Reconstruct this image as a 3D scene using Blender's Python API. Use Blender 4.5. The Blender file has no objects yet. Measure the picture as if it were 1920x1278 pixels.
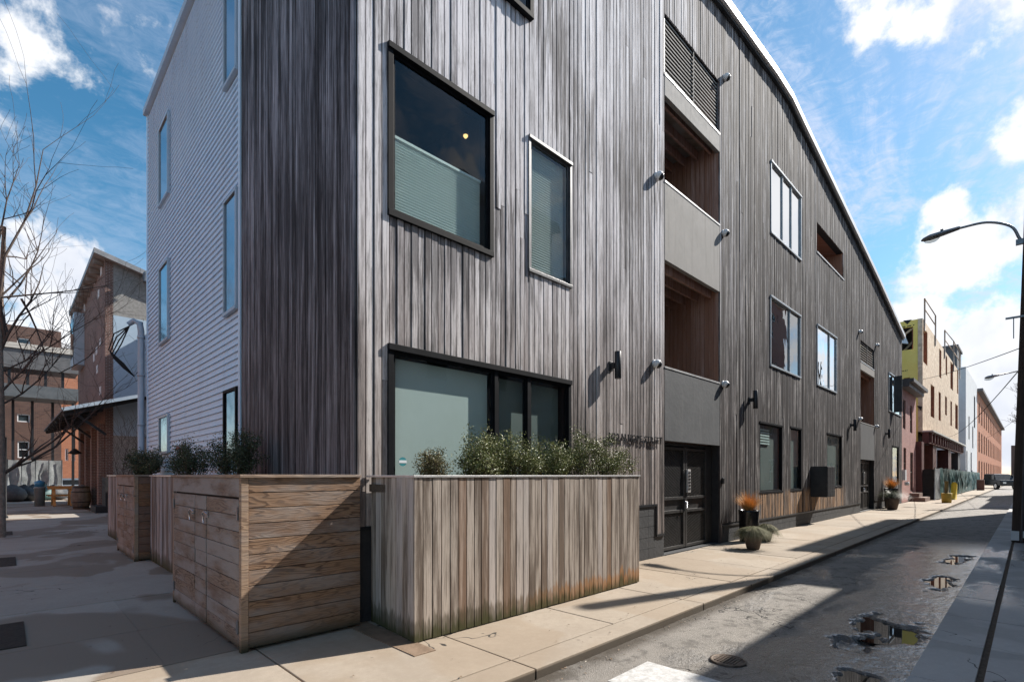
import bpy, math, random
from mathutils import Vector, noise
random.seed(7)
S = bpy.context.scene
COL = S.collection
R = math.radians
U = random.uniform

# ------------------------------------------------------------------ camera
F, HOR, EYE = 960.0, 890.0, 1.6          # focal length and horizon row on a 1920 px wide frame, eye height in m
TH = R(45.3)
DX, DY = math.cos(TH), math.sin(TH)
RX, RY = math.sin(TH), -math.cos(TH)
CX, CY = -2.692, -5.109
cam = bpy.data.cameras.new('camera'); cam.lens = 18.0; cam.sensor_width = 36.0
cam.shift_y = (HOR - 639.0) / 1920.0; cam.clip_end = 3000; cam.clip_start = 0.05
co = bpy.data.objects.new('camera', cam); COL.objects.link(co)
co.location = (CX, CY, EYE); co.rotation_euler = (R(90), 0, TH - R(90))
S.camera = co

def ray(px):
    L = (px - 960) / F
    return DX + L * RX, DY + L * RY
def G(px, py, z=0.0):                     # where a sight line meets the ground
    D = F * (EYE - z) / (py - HOR); v = ray(px)
    return CX + D * v[0], CY + D * v[1]
def PY(px, py, y=0.0):                    # ... a wall along the street: (x, z)
    v = ray(px); t = (y - CY) / v[1]
    return CX + t * v[0], EYE - (py - HOR) / F * t
def PX(px, py, x=0.0):                    # ... a wall across the street: (y, z)
    v = ray(px); t = (x - CX) / v[0]
    return CY + t * v[1], EYE - (py - HOR) / F * t

# ------------------------------------------------------------------ light and sky
SUN = Vector((1.0, -0.32, 0.86)).normalized()
sl = bpy.data.lights.new('sun', 'SUN'); sl.energy = 5.0; sl.angle = R(0.5); sl.color = (1.0, 0.945, 0.87)
so = bpy.data.objects.new('sun', sl); COL.objects.link(so)
so.rotation_euler = SUN.to_track_quat('Z', 'Y').to_euler(); so.location = (0, -20, 40)
S.view_settings.view_transform = 'Standard'; S.view_settings.look = 'None'
S.view_settings.gamma = 1.0; S.view_settings.exposure = 0.72; S.view_settings.use_curve_mapping = False
S.cycles.max_bounces = 8; S.cycles.diffuse_bounces = 3; S.cycles.glossy_bounces = 4
S.cycles.transparent_max_bounces = 12; S.cycles.caustics_reflective = False; S.cycles.caustics_refractive = False
S.cycles.use_denoising = True; S.cycles.use_adaptive_sampling = False; S.cycles.sample_clamp_indirect = 3.0; S.cycles.sample_clamp_direct = 12.0

W = bpy.data.worlds.new('World'); S.world = W; W.use_nodes = True
nt = W.node_tree; nt.nodes.clear()

class N:
    """tiny helper for node graphs"""
    def __init__(s, t): s.t = t
    def new(s, ty, **kw):
        n = s.t.nodes.new(ty)
        for k, v in kw.items():
            if k == 'i':
                for a, b in v.items():
                    if hasattr(b, 'is_output'): s.t.links.new(b, n.inputs[a])
                    else: n.inputs[a].default_value = b
            else: setattr(n, k, v)
        return n
    def math(s, op, a, b=0.0, c=0.0, clamp=False):
        return s.new('ShaderNodeMath', operation=op, use_clamp=clamp, i={0: a, 1: b, 2: c}).outputs[0]
    def vmath(s, op, a, b=(0, 0, 0), out=0):
        return s.new('ShaderNodeVectorMath', operation=op, i={0: a, 1: b}).outputs[out]
    def mix(s, f, a, b, bt='MIX'):
        n = s.new('ShaderNodeMix', data_type='RGBA', blend_type=bt)
        for k, v in ((0, f), (6, a), (7, b)):
            if hasattr(v, 'is_output'): s.t.links.new(v, n.inputs[k])
            else: n.inputs[k].default_value = (*v, 1.0) if isinstance(v, tuple) and len(v) == 3 else v
        return n.outputs[2]
    def noise(s, v, scale, detail=4.0, rough=0.55, dist=0.0):
        return s.new('ShaderNodeTexNoise', i={'Vector': v, 'Scale': scale, 'Detail': detail, 'Roughness': rough, 'Distortion': dist}).outputs[0]
    def scale(s, v, sc):
        return s.vmath('MULTIPLY', v, sc)
    def smooth(s, v, a, b):
        return s.new('ShaderNodeMapRange', interpolation_type='SMOOTHSTEP', i={0: v, 1: a, 2: b, 3: 0.0, 4: 1.0}).outputs[0]
    def xyz(s, v):
        o = s.new('ShaderNodeSeparateXYZ', i={0: v}).outputs
        return o[0], o[1], o[2]
    def comb(s, x, y, z):
        return s.new('ShaderNodeCombineXYZ', i={0: x, 1: y, 2: z}).outputs[0]

n = N(nt)
elev = math.asin(SUN.z); az = math.atan2(SUN.x, SUN.y)
sky = n.new('ShaderNodeTexSky', sky_type='NISHITA', sun_disc=False, sun_elevation=elev, sun_rotation=az,
            air_density=1.0, dust_density=0.4, ozone_density=2.5)
skyc = n.new('ShaderNodeHueSaturation', i={'Saturation': 1.26, 'Value': 0.95, 'Hue': 0.484, 'Color': sky.outputs[0]}).outputs[0]
dirv = n.vmath('NORMALIZE', n.new('ShaderNodeTexCoord').outputs['Generated'])
x, y, z = n.xyz(dirv)
zz = n.math('ADD', n.math('MAXIMUM', z, 0.0), 0.16)
plane = n.comb(n.math('DIVIDE', x, zz), n.math('DIVIDE', y, zz), 0.0)
cum = n.noise(plane, 1.35, 9.0, 0.56, 0.25)                   # heaped clouds
cumf = n.noise(dirv, 9.0, 8.0, 0.62, 0.2)
wfine = n.noise(n.scale(dirv, (1.0, 1.0, 2.5)), 26.0, 6.0, 0.7, 1.2)
wisp = n.noise(n.scale(plane, (1.0, 2.6, 1.0)), 1.6, 10.0, 0.66, 0.9)   # thin high cloud
def dirpx(px, py):
    v = ray(px); w = Vector((v[0], v[1], (HOR - py) / F)); return tuple(w.normalized())
blob = None
for px, py, r, s_ in ((125, 95, 0.12, 0.78), (150, 190, 0.10, 0.55), (35, 210, 0.08, 0.45), (60, 480, 0.10, 0.8), (110, 580, 0.13, 1.0), (1640, 5, 0.07, 0.7),
                      (1770, 0, 0.10, 0.9), (1890, 30, 0.10, 0.95), (1910, 240, 0.07, 0.75), (1780, 395, 0.05, 1.0), (1800, 480, 0.11, 1.05), (1720, 510, 0.07, .85),
                      (1900, 430, 0.10, 1.0), (1740, 620, 0.11, 1.1), (1850, 650, 0.13, 1.15), (1900, 760, 0.16, 1.1), (1700, 720, .12, 1.0)):
    d = n.vmath('DISTANCE', dirv, dirpx(px, py), out=1)
    b = n.math('MULTIPLY', n.math('SUBTRACT', 1.0, n.smooth(d, r * 0.15, r * 0.95)), s_)
    blob = b if blob is None else n.math('MAXIMUM', blob, b)
for v, r, s_ in (((0.85, -0.42, 0.32), 0.34, .9), ((0.6, -0.7, 0.3), 0.3, .8), ((-0.6, 0.7, 0.35), 0.2, .9), ((-.5, -.7, .4), .4, .7), ((1.08, -.34, .53), .24, 1.2), ((1.137, -.28, .23), .14, .8)):
    d = n.vmath('DISTANCE', dirv, tuple(Vector(v).normalized()), out=1)
    b = n.math('MULTIPLY', n.math('SUBTRACT', 1.0, n.smooth(d, r * 0.3, r * 1.2)), s_)
    blob = n.math('MAXIMUM', blob, b)
dens = n.math('ADD', n.math('MULTIPLY', n.math('SUBTRACT', cumf, 0.5), 2.2), n.math('ADD', n.math('MULTIPLY', blob, 0.57), n.math('MULTIPLY', cum, 0.12)))
heap = n.smooth(dens, 0.28, 0.60)
rgt = n.smooth(n.vmath('DOT_PRODUCT', dirv, (RX, RY, 0), out=1), -0.5, 0.55)
wisp = n.math('ADD', wisp, n.math('MULTIPLY', n.math('SUBTRACT', wfine, 0.5), 0.42))
wq = n.math('MULTIPLY', n.smooth(wisp, 0.38, 0.72), n.math('ADD', 0.26, n.math('MULTIPLY', rgt, 0.66)))
low = n.math('MULTIPLY', n.math('SUBTRACT', 1.0, n.smooth(z, 0.0, 0.35)), 0.4)
shade = n.noise(dirv, 5.0, 5.0)
cc = n.mix(n.smooth(shade, 0.35, 0.62), (4.6, 4.9, 5.6), (6.6, 6.7, 6.9))
c1 = n.mix(n.math('MAXIMUM', wq, n.math('MULTIPLY', low, wisp)), skyc, (4.6, 5.1, 6.3))
c2 = n.mix(heap, c1, cc)
bg = n.new('ShaderNodeBackground', i={'Color': c2, 'Strength': 0.10})
nt.links.new(bg.outputs[0], n.new('ShaderNodeOutputWorld').inputs[0])

# ------------------------------------------------------------------ materials
def newmat(name):
    m = bpy.data.materials.new(name); m.use_nodes = True
    t = m.node_tree; t.nodes.clear(); k = N(t)
    bsdf = k.new('ShaderNodeBsdfPrincipled'); out = k.new('ShaderNodeOutputMaterial')
    t.links.new(bsdf.outputs[0], out.inputs[0])
    return m, k, bsdf, out
def setp(k, bsdf, col=None, rough=None, bump=None, dist=0.01, strength=0.6, metallic=None, spec=None):
    for key, v in (('Base Color', col), ('Roughness', rough), ('Metallic', metallic), ('Specular IOR Level', spec)):
        if v is None: continue
        if hasattr(v, 'is_output'): k.t.links.new(v, bsdf.inputs[key])
        else: bsdf.inputs[key].default_value = (*v, 1.0) if isinstance(v, tuple) else v
    if bump is not None:
        b = k.new('ShaderNodeBump', i={'Strength': strength,  'Distance': dist, 'Height': bump})
        k.t.links.new(b.outputs[0], bsdf.inputs['Normal'])
def pos(k): return k.new('ShaderNodeNewGeometry').outputs['Position']
def rnd(k): return k.new('ShaderNodeAttribute', attribute_name='rnd').outputs['Fac']

def M(name, a, b, sc=6.0, rough=0.7, bump=0.3, dist=0.004, metallic=0.0, stretch=(1, 1, 1), spec=0.5):
    m, k, bs, _ = newmat(name)
    p = k.scale(pos(k), stretch)
    f = k.noise(p, sc, 8.0, 0.62)
    g = k.noise(p, sc * 9, 4.0, 0.6)
    c = k.mix(k.smooth(k.math('ADD', k.math('MULTIPLY', f, .7), k.math('MULTIPLY', g, .3)), 0.35, 0.65), a, b)
    r = k.math('ADD', k.math('MULTIPLY', g, 0.18), rough - 0.09)
    setp(k, bs, c, r, g, dist, bump, metallic, spec)
    return m

def wood_wall(name, axis='x', tone=1.0, warm=0.0):
    """weathered vertical boards; 'rnd' is a per-board random number"""
    m, k, bs, _ = newmat(name)
    P = pos(k); X, Y, Z = k.xyz(P); rv = rnd(k)
    off = k.math('MULTIPLY', rv, 37.0)
    u = k.math('ADD', k.math('ADD', X, Y), off)
    grain = k.noise(k.comb(k.math('MULTIPLY', u, 48.0), off, k.math('MULTIPLY', Z, 2.6)), 1.0, 7.0, 0.75)
    streak = k.noise(k.comb(k.math('MULTIPLY', u, 24.0), off, k.math('MULTIPLY', Z, 0.33)), 1.0, 5.0, 0.6)
    big = k.noise(k.comb(k.math('MULTIPLY', k.math('ADD', X, Y), 1.1), 3.0, k.math('MULTIPLY', Z, 0.42)), 1.0, 4.0, 0.6)
    fine = k.noise(k.comb(k.math('MULTIPLY', u, 60.0), off, k.math('MULTIPLY', Z, 14.0)), 1.0, 3.0, 0.6)
    A = k.noise(k.comb(k.math('MULTIPLY', k.math('ADD', X, Y), 2.6), 3.0, k.math('MULTIPLY', Z, 0.30)), 1.0, 9.0, 0.78)
    B = k.noise(k.comb(k.math('MULTIPLY', u, 26.0), off, k.math('MULTIPLY', Z, 0.75)), 1.0, 6.0, 0.72)
    if axis == 'x':
        # silvery near the corner and high up, browner and darker along the street
        wear = k.math('ADD', k.math('MULTIPLY', k.smooth(X, 12.0, 0.5), 0.46), k.math('MULTIPLY', k.smooth(Z, 1.2, 6.0), 0.32))
        wear = k.math('SUBTRACT', wear, k.math('ADD', 0.20, k.math('MULTIPLY', k.smooth(X, 6.0, 13.0), 0.46)))
    else:
        wear = k.math('ADD', 0.04, k.math('MULTIPLY', Z, 0.004))
    def cen(v, g): return k.math('MULTIPLY', k.math('SUBTRACT', v, 0.5), g)
    gB = k.math('ADD', 1.15, k.math('MULTIPLY', k.smooth(X, 3.0, 9.0), 1.6)) if axis == 'x' else 2.4
    f = k.math('ADD', k.math('ADD', cen(A, 2.0), k.math('MULTIPLY', k.math('SUBTRACT', B, 0.5), gB)), k.math('ADD', cen(rv, 0.50), k.math('ADD', wear, 0.31)), clamp=True)
    dark = k.mix(k.noise(P, 0.8), (0.036, 0.031, 0.031), (0.062, 0.048, 0.043))
    mid = k.mix(k.smooth(Z, 1.0, 7.0), (0.29, 0.245, 0.225), (0.345, 0.335, 0.345))
    lite = k.mix(k.smooth(Z, 1.0, 6.0), (0.60, 0.545, 0.515), (0.76, 0.745, 0.75))
    c = k.mix(k.smooth(f, -0.02, 0.5), dark, mid)
    c = k.mix(k.smooth(f, 0.42, 0.95), c, lite)
    c = k.mix(k.math('MULTIPLY', k.smooth(grain, 0.50, 0.68), 0.6), c, (0.06, 0.05, 0.048))
    # black mildew runs, patchy
    run = k.noise(k.comb(k.math('MULTIPLY', u, 11.0), off, k.math('MULTIPLY', Z, 0.55)), 1.0, 6.0, 0.7)
    zone = k.noise(k.comb(k.math('MULTIPLY', k.math('ADD', X, Y), 0.5), 9.0, k.math('MULTIPLY', Z, 0.35)), 1.0, 3.0, 0.5)
    c = k.mix(k.math('MULTIPLY', k.smooth(k.math('ADD', run, k.math('MULTIPLY', zone, 0.7)), 0.86, 1.02), 0.72), c, (0.042, 0.036, 0.036))
    c = k.mix(k.math('MULTIPLY', k.smooth(k.noise(k.comb(k.math('MULTIPLY', u, 40.0), off, k.math('MULTIPLY', Z, 0.9)), 1.0, 3.0), 0.62, 0.74), 0.55), c, (0.50, 0.48, 0.47))
    # long black weathering runs that cross boards, denser down the street
    XY = k.math('ADD', X, Y)
    r1 = k.noise(k.comb(k.math('MULTIPLY', XY, 15.0), 5.0, k.math('MULTIPLY', Z, 0.6)), 1.0, 5.0, 0.65)
    r2 = k.noise(k.comb(k.math('MULTIPLY', XY, 5.0), 11.0, k.math('MULTIPLY', Z, 0.45)), 1.0, 6.0, 0.7)
    if axis == 'x':
        far = k.smooth(X, 4.0, 12.0)
        c = k.mix(k.math('MULTIPLY', k.smooth(k.math('ADD', r1, k.math('MULTIPLY', far, 0.04)), 0.545, 0.63), k.math('ADD', 0.22, k.math('MULTIPLY', k.math('MAXIMUM', far, k.smooth(zone, 0.46, 0.62)), 0.50))), c, (0.040, 0.038, 0.041))
        c = k.mix(k.math('MULTIPLY', k.math('MULTIPLY', k.smooth(r2, 0.46, 0.60), far), 0.66), c, (0.048, 0.045, 0.050))
        cool = k.smooth(Z, 1.5, 5.0)
        c = k.mix(cool, c, k.mix(1.0, c, (0.985, 0.985, 1.02), 'MULTIPLY'))
        c = k.mix(k.math('MULTIPLY', far, 0.22), c, (0.030, 0.028, 0.030))
        r3 = k.noise(k.comb(k.math('MULTIPLY', XY, 8.0), 21.0, k.math('MULTIPLY', Z, 0.40)), 1.0, 6.0, 0.75)
        c = k.mix(k.math('MULTIPLY', k.math('MULTIPLY', k.smooth(r3, 0.53, 0.62), far), 0.75), c, (0.50, 0.47, 0.455))
    # brown boards that shelter under the ground floor windows
    if axis == 'x':
        und = k.math('MULTIPLY', k.smooth(Z, 1.25, 1.0), k.math('MULTIPLY', k.smooth(X, 11.0, 11.8), k.smooth(X, 21.0, 20.0)))
        c = k.mix(k.math('MULTIPLY', und, k.math('MULTIPLY', k.smooth(B, 0.44, 0.60), 0.8)), c, (0.62, 0.38, 0.21))
    c = k.mix(k.math('MULTIPLY', k.smooth(fine, 0.62, 0.8), 0.35), c, (0.035, 0.03, 0.03))
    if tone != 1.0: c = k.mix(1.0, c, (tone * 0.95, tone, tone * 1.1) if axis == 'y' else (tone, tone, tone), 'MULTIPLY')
    if warm: c = k.mix(warm, c, (0.50, 0.24, 0.155))
    setp(k, bs, c, 0.82, k.math('ADD', k.math('MULTIPLY', grain, .7), k.math('MULTIPLY', fine, 0.3)), 0.004, 0.7, spec=0.25)
    return m

def wood_planter(name, tint=(1, 1, 1)):
    m, k, bs, _ = newmat(name)
    P = pos(k); X, Y, Z = k.xyz(P); rv = rnd(k); off = k.math('MULTIPLY', rv, 37.0)
    u = k.math('ADD', k.math('ADD', X, Y), off)
    grain = k.noise(k.comb(k.math('MULTIPLY', u, 80.0), off, k.math('MULTIPLY', Z, 2.0)), 1.0, 6.0, 0.7)
    streak = k.noise(k.comb(k.math('MULTIPLY', u, 14.0), off, k.math('MULTIPLY', Z, 0.8)), 1.0, 5.0, 0.6)
    fine = k.noise(P, 140.0, 3.0)
    A = k.noise(k.comb(k.math('MULTIPLY', k.math('ADD', X, Y), 3.0), 3.0, k.math('MULTIPLY', Z, 0.5)), 1.0, 8.0, 0.75)
    f = k.math('ADD', k.math('ADD', k.math('MULTIPLY', k.math('SUBTRACT', streak, .5), 1.7), k.math('MULTIPLY', k.math('SUBTRACT', A, .5), 0.7)), k.math('ADD', 0.42, k.math('MULTIPLY', rv, 0.28)))
    c = k.mix(k.smooth(f, 0.34, 0.78), (0.155, 0.12, 0.095), (0.49, 0.42, 0.36))
    c = k.mix(k.math('MULTIPLY', k.smooth(rv, 0.86, 0.95), 0.55), c, (0.52, 0.47, 0.45))
    c = k.mix(k.math('MULTIPLY', k.smooth(rv, 0.22, 0.12), 0.4), c, (0.30, 0.17, 0.10))
    c = k.mix(k.math('MULTIPLY', k.smooth(grain, 0.48, 0.66), 0.6), c, (0.07, 0.05, 0.04))
    # algae and rust coloured water marks climbing from the ground
    ht = k.math('ADD', 0.02, k.math('MULTIPLY', k.noise(k.comb(k.math('MULTIPLY', k.math('ADD', X, Y), 3.0), off, 0.0), 1.0, 4.0, 0.7), 0.42))
    ht = k.math('ADD', ht, k.math('MULTIPLY', k.math('SUBTRACT', k.noise(k.comb(k.math('MULTIPLY', u, 60.0), off, k.math('MULTIPLY', Z, 3.0)), 1.0, 3.0), 0.5), 0.30))
    d = k.math('SUBTRACT', ht, Z)
    st = k.mix(k.smooth(k.math('ADD', X, k.math('MULTIPLY', streak, 1.6)), 1.7, 3.8), (0.050, 0.042, 0.018), (0.36, 0.15, 0.03))
    c = k.mix(k.math('MULTIPLY', k.smooth(d, -0.01, 0.06), 0.62), c, st)
    c = k.mix(k.math('MULTIPLY', k.smooth(d, 0.08, 0.20), 0.85), c, (0.045, 0.048, 0.014))
    c = k.mix(1.0, c, tint, 'MULTIPLY')
    setp(k, bs, c, 0.8, k.math('ADD', grain, fine), 0.004, 0.6, spec=0.25)
    return m

def wood_plank(name, along='x', a=(0.27, 0.165, 0.10), b=(0.075, 0.042, 0.028), grey=0.34):
    """flat-sawn horizontal planks with looping growth rings"""
    m, k, bs, _ = newmat(name)
    P = pos(k); X, Y, Z = k.xyz(P); rv = rnd(k); off = k.math('MULTIPLY', rv, 53.0)
    L = k.math('ADD', X, Y)
    w = k.comb(k.math('MULTIPLY', L, 1.0), off, k.math('MULTIPLY', Z, 7.0))
    warp = k.noise(k.vmath('ADD', w, k.comb(off, off, off)), 1.3, 2.0, 0.5)
    ring = k.math('SINE', k.math('MULTIPLY', warp, 80.0))
    fib = k.noise(k.comb(k.math('ADD', k.math('MULTIPLY', L, 5.0), off), off, k.math('MULTIPLY', Z, 170.0)), 1.0, 5.0, 0.65)
    c = k.mix(k.math('MULTIPLY', k.smooth(ring, 0.1, 0.95), k.math('ADD', 0.35, k.math('MULTIPLY', k.smooth(k.noise(P, 1.7), .4, .6), 0.5))), a, b)
    c = k.mix(k.math('MULTIPLY', k.smooth(rv, 0.2, 0.9), 0.62), c, (b[0] * 1.7, b[1] * 1.7, b[2] * 1.7))
    kn = k.new('ShaderNodeTexVoronoi', i={'Vector': k.vmath('ADD', k.comb(k.math('MULTIPLY', L, 2.2), 0.0, k.math('MULTIPLY', Z, 7.0)), k.comb(off, 0.0, off)), 'Scale': 0.8}).outputs[0]
    c = k.mix(k.math('MULTIPLY', k.smooth(kn, 0.11, 0.06), 0.8), c, (0.04, 0.025, 0.018))
    c = k.mix(k.math('MULTIPLY', k.smooth(fib, 0.45, 0.7), 0.5), c, b)
    gr = k.noise(k.vmath('ADD', k.scale(P, (1.5, 1.5, 5.0)), k.comb(off, 0.0, off)), 1.0, 4.0, 0.6)
    g = k.math('MULTIPLY', k.smooth(k.math('ADD', gr, k.math('MULTIPLY', rv, 0.16)), 0.42, 0.78), grey * 2)
    c = k.mix(g, c, (0.30, 0.27, 0.25))
    c = k.mix(k.smooth(Z, 0.16, 0.0), c, (0.05, 0.045, 0.025))
    setp(k, bs, c, 0.78, k.math('ADD', k.math('MULTIPLY', ring, 0.25), fib), 0.004, 0.6, spec=0.25)
    return m

def concrete(name, a, b, stain=(0.2, 0.14, 0.09), amt=0.5, wet=0.0, sc=1.0):
    m, k, bs, _ = newmat(name)
    P = pos(k); X, Y, Z = k.xyz(P); rv = rnd(k)
    f1 = k.noise(P, 0.9 * sc, 6.0, 0.6); f2 = k.noise(P, 14.0, 6.0, 0.7); f3 = k.noise(P, 190.0, 3.0, 0.7)
    c = k.mix(k.smooth(k.math('ADD', k.math('MULTIPLY', f1, 0.6), k.math('MULTIPLY', f2, 0.4)), 0.36, 0.66), a, b)
    c = k.mix(k.math('MULTIPLY', rv, 0.28), c, (a[0] * .55, a[1] * .52, a[2] * .5))
    c = k.mix(k.math('MULTIPLY', k.smooth(f3, 0.35, 0.8), 0.35), c, (a[0] * .5, a[1] * .5, a[2] * .5))
    st = k.noise(k.scale(P, (0.55, 0.4, 1)), 1.0, 3.0, 0.55, 0.4)
    sm = k.math('MULTIPLY', k.smooth(st, 0.50, 0.545), amt)
    c = k.mix(sm, c, stain)
    crk = k.new('ShaderNodeTexVoronoi', feature='DISTANCE_TO_EDGE', i={'Vector': k.vmath('ADD', P, k.new('ShaderNodeTexNoise', i={'Vector': P, 'Scale': 2.5}).outputs[1]), 'Scale': 0.33}).outputs[0]
    cm = k.math('MULTIPLY', k.smooth(crk, 0.004, 0.001), k.smooth(k.noise(P, 0.5), 0.52, 0.58))
    c = k.mix(cm, c, (0.03, 0.028, 0.025))
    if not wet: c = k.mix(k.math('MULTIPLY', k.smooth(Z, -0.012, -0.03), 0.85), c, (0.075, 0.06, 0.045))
    rough = k.math('SUBTRACT', 0.85, k.math('MULTIPLY', sm, 0.2))
    if wet:
        wz = k.math('MULTIPLY', k.smooth(k.noise(k.scale(P, (.5, 1.2, 1)), 1.1, 5.0, 0.6), 0.42, 0.56), k.math('MULTIPLY', k.smooth(X, 5.2, 6.5), k.smooth(X, 15.0, 12.0)))
        rough = k.math('SUBTRACT', rough, k.math('MULTIPLY', wz, 0.66))
        c = k.mix(k.math('MULTIPLY', wz, 0.45), c, (0.06, 0.06, 0.065))
    sp = k.new('ShaderNodeTexVoronoi', i={'Vector': P, 'Scale': 55.0}).outputs[0]
    c = k.mix(k.math('MULTIPLY', k.smooth(sp, 0.10, 0.03), k.smooth(f2, 0.5, 0.62)), c, (0.07, 0.06, 0.05))
    gum = k.new('ShaderNodeTexVoronoi', i={'Vector': P, 'Scale': 2.3}).outputs[0]
    c = k.mix(k.math('MULTIPLY', k.smooth(gum, 0.055, 0.035), 0.5), c, (a[0] * .35, a[1] * .35, a[2] * .36))
    setp(k, bs, c, rough, k.math('ADD', f3, k.math('MULTIPLY', f2, 0.5)), 0.004, 0.7, spec=0.4)
    return m

def brick(name, a, b, mortar=(0.35, 0.32, 0.29), sc=1.0):
    m, k, bs, _ = newmat(name)
    P = pos(k); X, Y, Z = k.xyz(P)
    v = k.comb(k.math('ADD', X, Y), Z, 0.0)
    br = k.new('ShaderNodeTexBrick', i={'Vector': v, 'Color1': (*a, 1), 'Color2': (*b, 1), 'Mortar': (*mortar, 1), 'Scale': 1.0 * sc, 'Mortar Size': 0.008,
                                        'Brick Width': 0.22, 'Row Height': 0.075, 'Bias': 0.0})
    f = k.noise(P, 0.7, 5.0, 0.6); g = k.noise(P, 30.0, 3.0)
    c = k.mix(k.math('MULTIPLY', k.smooth(f, 0.45, 0.7), 0.35), br.outputs[0], (a[0] * .5, a[1] * .5, a[2] * .55))
    c = k.mix(k.math('MULTIPLY', g, 0.3), c, (a[0] * .7, a[1] * .8, a[2]))
    h = k.math('SUBTRACT', g, k.math('MULTIPLY', br.outputs[1], 2.0))
    setp(k, bs, c, 0.88, h, 0.006, 0.6, spec=0.3)
    return m

def glass(name, tint=(0.90, 0.945, 0.94), rmin=0.0):
    m, k, bs, out = newmat(name)
    k.t.nodes.remove(bs)
    P = pos(k)
    bmp = k.new('ShaderNodeBump', i={'Strength': 0.25, 'Distance': 0.02, 'Height': k.noise(P, 1.3, 2.0, 0.5)})
    fr = k.new('ShaderNodeFresnel', i={'IOR': 1.5}).outputs[0]
    fac = k.math('MULTIPLY', k.math('ADD', fr, rmin, clamp=True), k.math('SUBTRACT', 1.0, k.new('ShaderNodeNewGeometry').outputs['Backfacing']))
    t = k.new('ShaderNodeBsdfTransparent', i={0: (*tint, 1)})
    g = k.new('ShaderNodeBsdfGlossy', i={'Roughness': 0.01, 'Normal': bmp.outputs[0]})
    mx = k.new('ShaderNodeMixShader', i={0: fac})
    k.t.links.new(t.outputs[0], mx.inputs[1]); k.t.links.new(g.outputs[0], mx.inputs[2])
    k.t.links.new(mx.outputs[0], out.inputs[0])
    return m

def emis(name, c, s):
    m, k, bs, out = newmat(name)
    setp(k, bs, c, 0.5)
    bs.inputs['Emission Color'].default_value = (*c, 1); bs.inputs['Emission Strength'].default_value = s
    return m

def foliage(name, a, b, c_):
    m, k, bs, _ = newmat(name)
    rv = rnd(k)
    c = k.mix(rv, a, b); c = k.mix(k.smooth(rv, 0.86, 0.95), c, c_)
    setp(k, bs, c, 0.75 if 'straw' in name or 'sedge' in name else 0.45, spec=0.2 if 'straw' in name or 'sedge' in name else 0.5)
    bs.inputs['Subsurface Weight'].default_value = 0.0
    return m

WALL = wood_wall('weathered_cladding')
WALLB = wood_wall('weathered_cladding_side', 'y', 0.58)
WALLIN = wood_wall('sheltered_cladding', 'x', 1.1, 0.65)
PLANT = wood_planter('planter_board')
PLANTG = wood_planter('grey_planter_board', (0.85, 0.95, 1.1))
PLANK = wood_plank('sawn_plank')
PLANKD = wood_plank('sawn_plank_faded', a=(0.27, 0.195, 0.145), b=(0.10, 0.07, 0.055), grey=0.6)
POST = wood_plank('post_wood', a=(0.36, 0.25, 0.17), b=(0.2, 0.13, 0.09), grey=0.3)
BLACK = M('black_membrane', (0.012, 0.012, 0.014), (0.022, 0.022, 0.024), rough=0.8)
PLINTH = M('painted_block', (0.028, 0.030, 0.034), (0.050, 0.052, 0.056), 2.0, 0.75, 0.8, 0.008)
DARKMETAL = M('dark_metal', (0.020, 0.022, 0.026), (0.034, 0.036, 0.040), 5.0, 0.42, 0.15, 0.001, 0.3)
GATEM = M('black_gate_paint', (0.022, 0.021, 0.021), (0.045, 0.043, 0.042), 7.0, 0.45, 0.25, 0.001)
FRAME_D = M('dark_window_frame', (0.006, 0.007, 0.009), (0.012, 0.013, 0.016), 6.0, 0.6, 0.1, 0.001, 0.0, spec=0.08)
FRAME_L = M('pale_window_frame', (0.07, 0.074, 0.08), (0.12, 0.12, 0.13), 6.0, 0.4, 0.1, 0.001, 0.3)
FRAME_W = M('silver_window_frame', (0.36, 0.40, 0.43), (0.48, 0.51, 0.54), 6.0, 0.4, 0.1, 0.001, 0.2)
PANELC = M('grey_render', (0.26, 0.25, 0.235), (0.32, 0.305, 0.29), 1.2, 0.85, 0.4, 0.004)
PANELD = M('charcoal_render', (0.060, 0.064, 0.070), (0.085, 0.090, 0.096), 1.5, 0.8, 0.6, 0.006)
def add_drips(m, amt, col):
    k = N(m.node_tree); b = m.node_tree.nodes['Principled BSDF']; src = b.inputs['Base Color'].links[0].from_socket
    X, Y, Z = k.xyz(pos(k)); d = k.noise(k.comb(k.math('MULTIPLY', k.math('ADD', X, Y), 9.0), 2.0, k.math('MULTIPLY', Z, 0.5)), 1.0, 5.0, 0.7)
    k.t.links.new(k.mix(k.math('MULTIPLY', k.smooth(d, 0.50, 0.68), amt), src, col), b.inputs['Base Color'])
add_drips(PANELC, 0.5, (0.15, 0.14, 0.13)); add_drips(PANELD, 0.35, (0.13, 0.13, 0.13)); 
SIDING = M('pale_blue_grey_siding', (0.58, 0.755, 0.92), (0.63, 0.80, 0.95), 1.2, 0.5, 0.08, 0.002)
add_drips(SIDING, 0.35, (0.36, 0.45, 0.52))
WHITE = M('white_metal_trim', (0.72, 0.73, 0.75), (0.82, 0.82, 0.82), 2.0, 0.45, 0.05)
PIPE = M('pale_blue_pipe', (0.34, 0.43, 0.52), (0.42, 0.50, 0.58), 3.0, 0.4, 0.1)
CAPM = M('aluminium_cap', (0.5, 0.49, 0.48), (0.66, 0.65, 0.64), 6.0, 0.4, 0.1, metallic=0.4)
GLASS = glass('window_glass')
GLASSF = glass('far_window_glass', (0.35, 0.45, 0.45), 0.22)
GLASSM = M('mirror_like_glass', (0.01, 0.013, 0.016), (0.012, 0.015, 0.018), 1.0, 0.09, 0.0, spec=1.0)
SKYGL = M('mirror_tinted_glass', (0.42, 0.47, 0.52), (0.46, 0.50, 0.55), 0.8, 0.12, 0.0, metallic=1.0)
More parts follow.
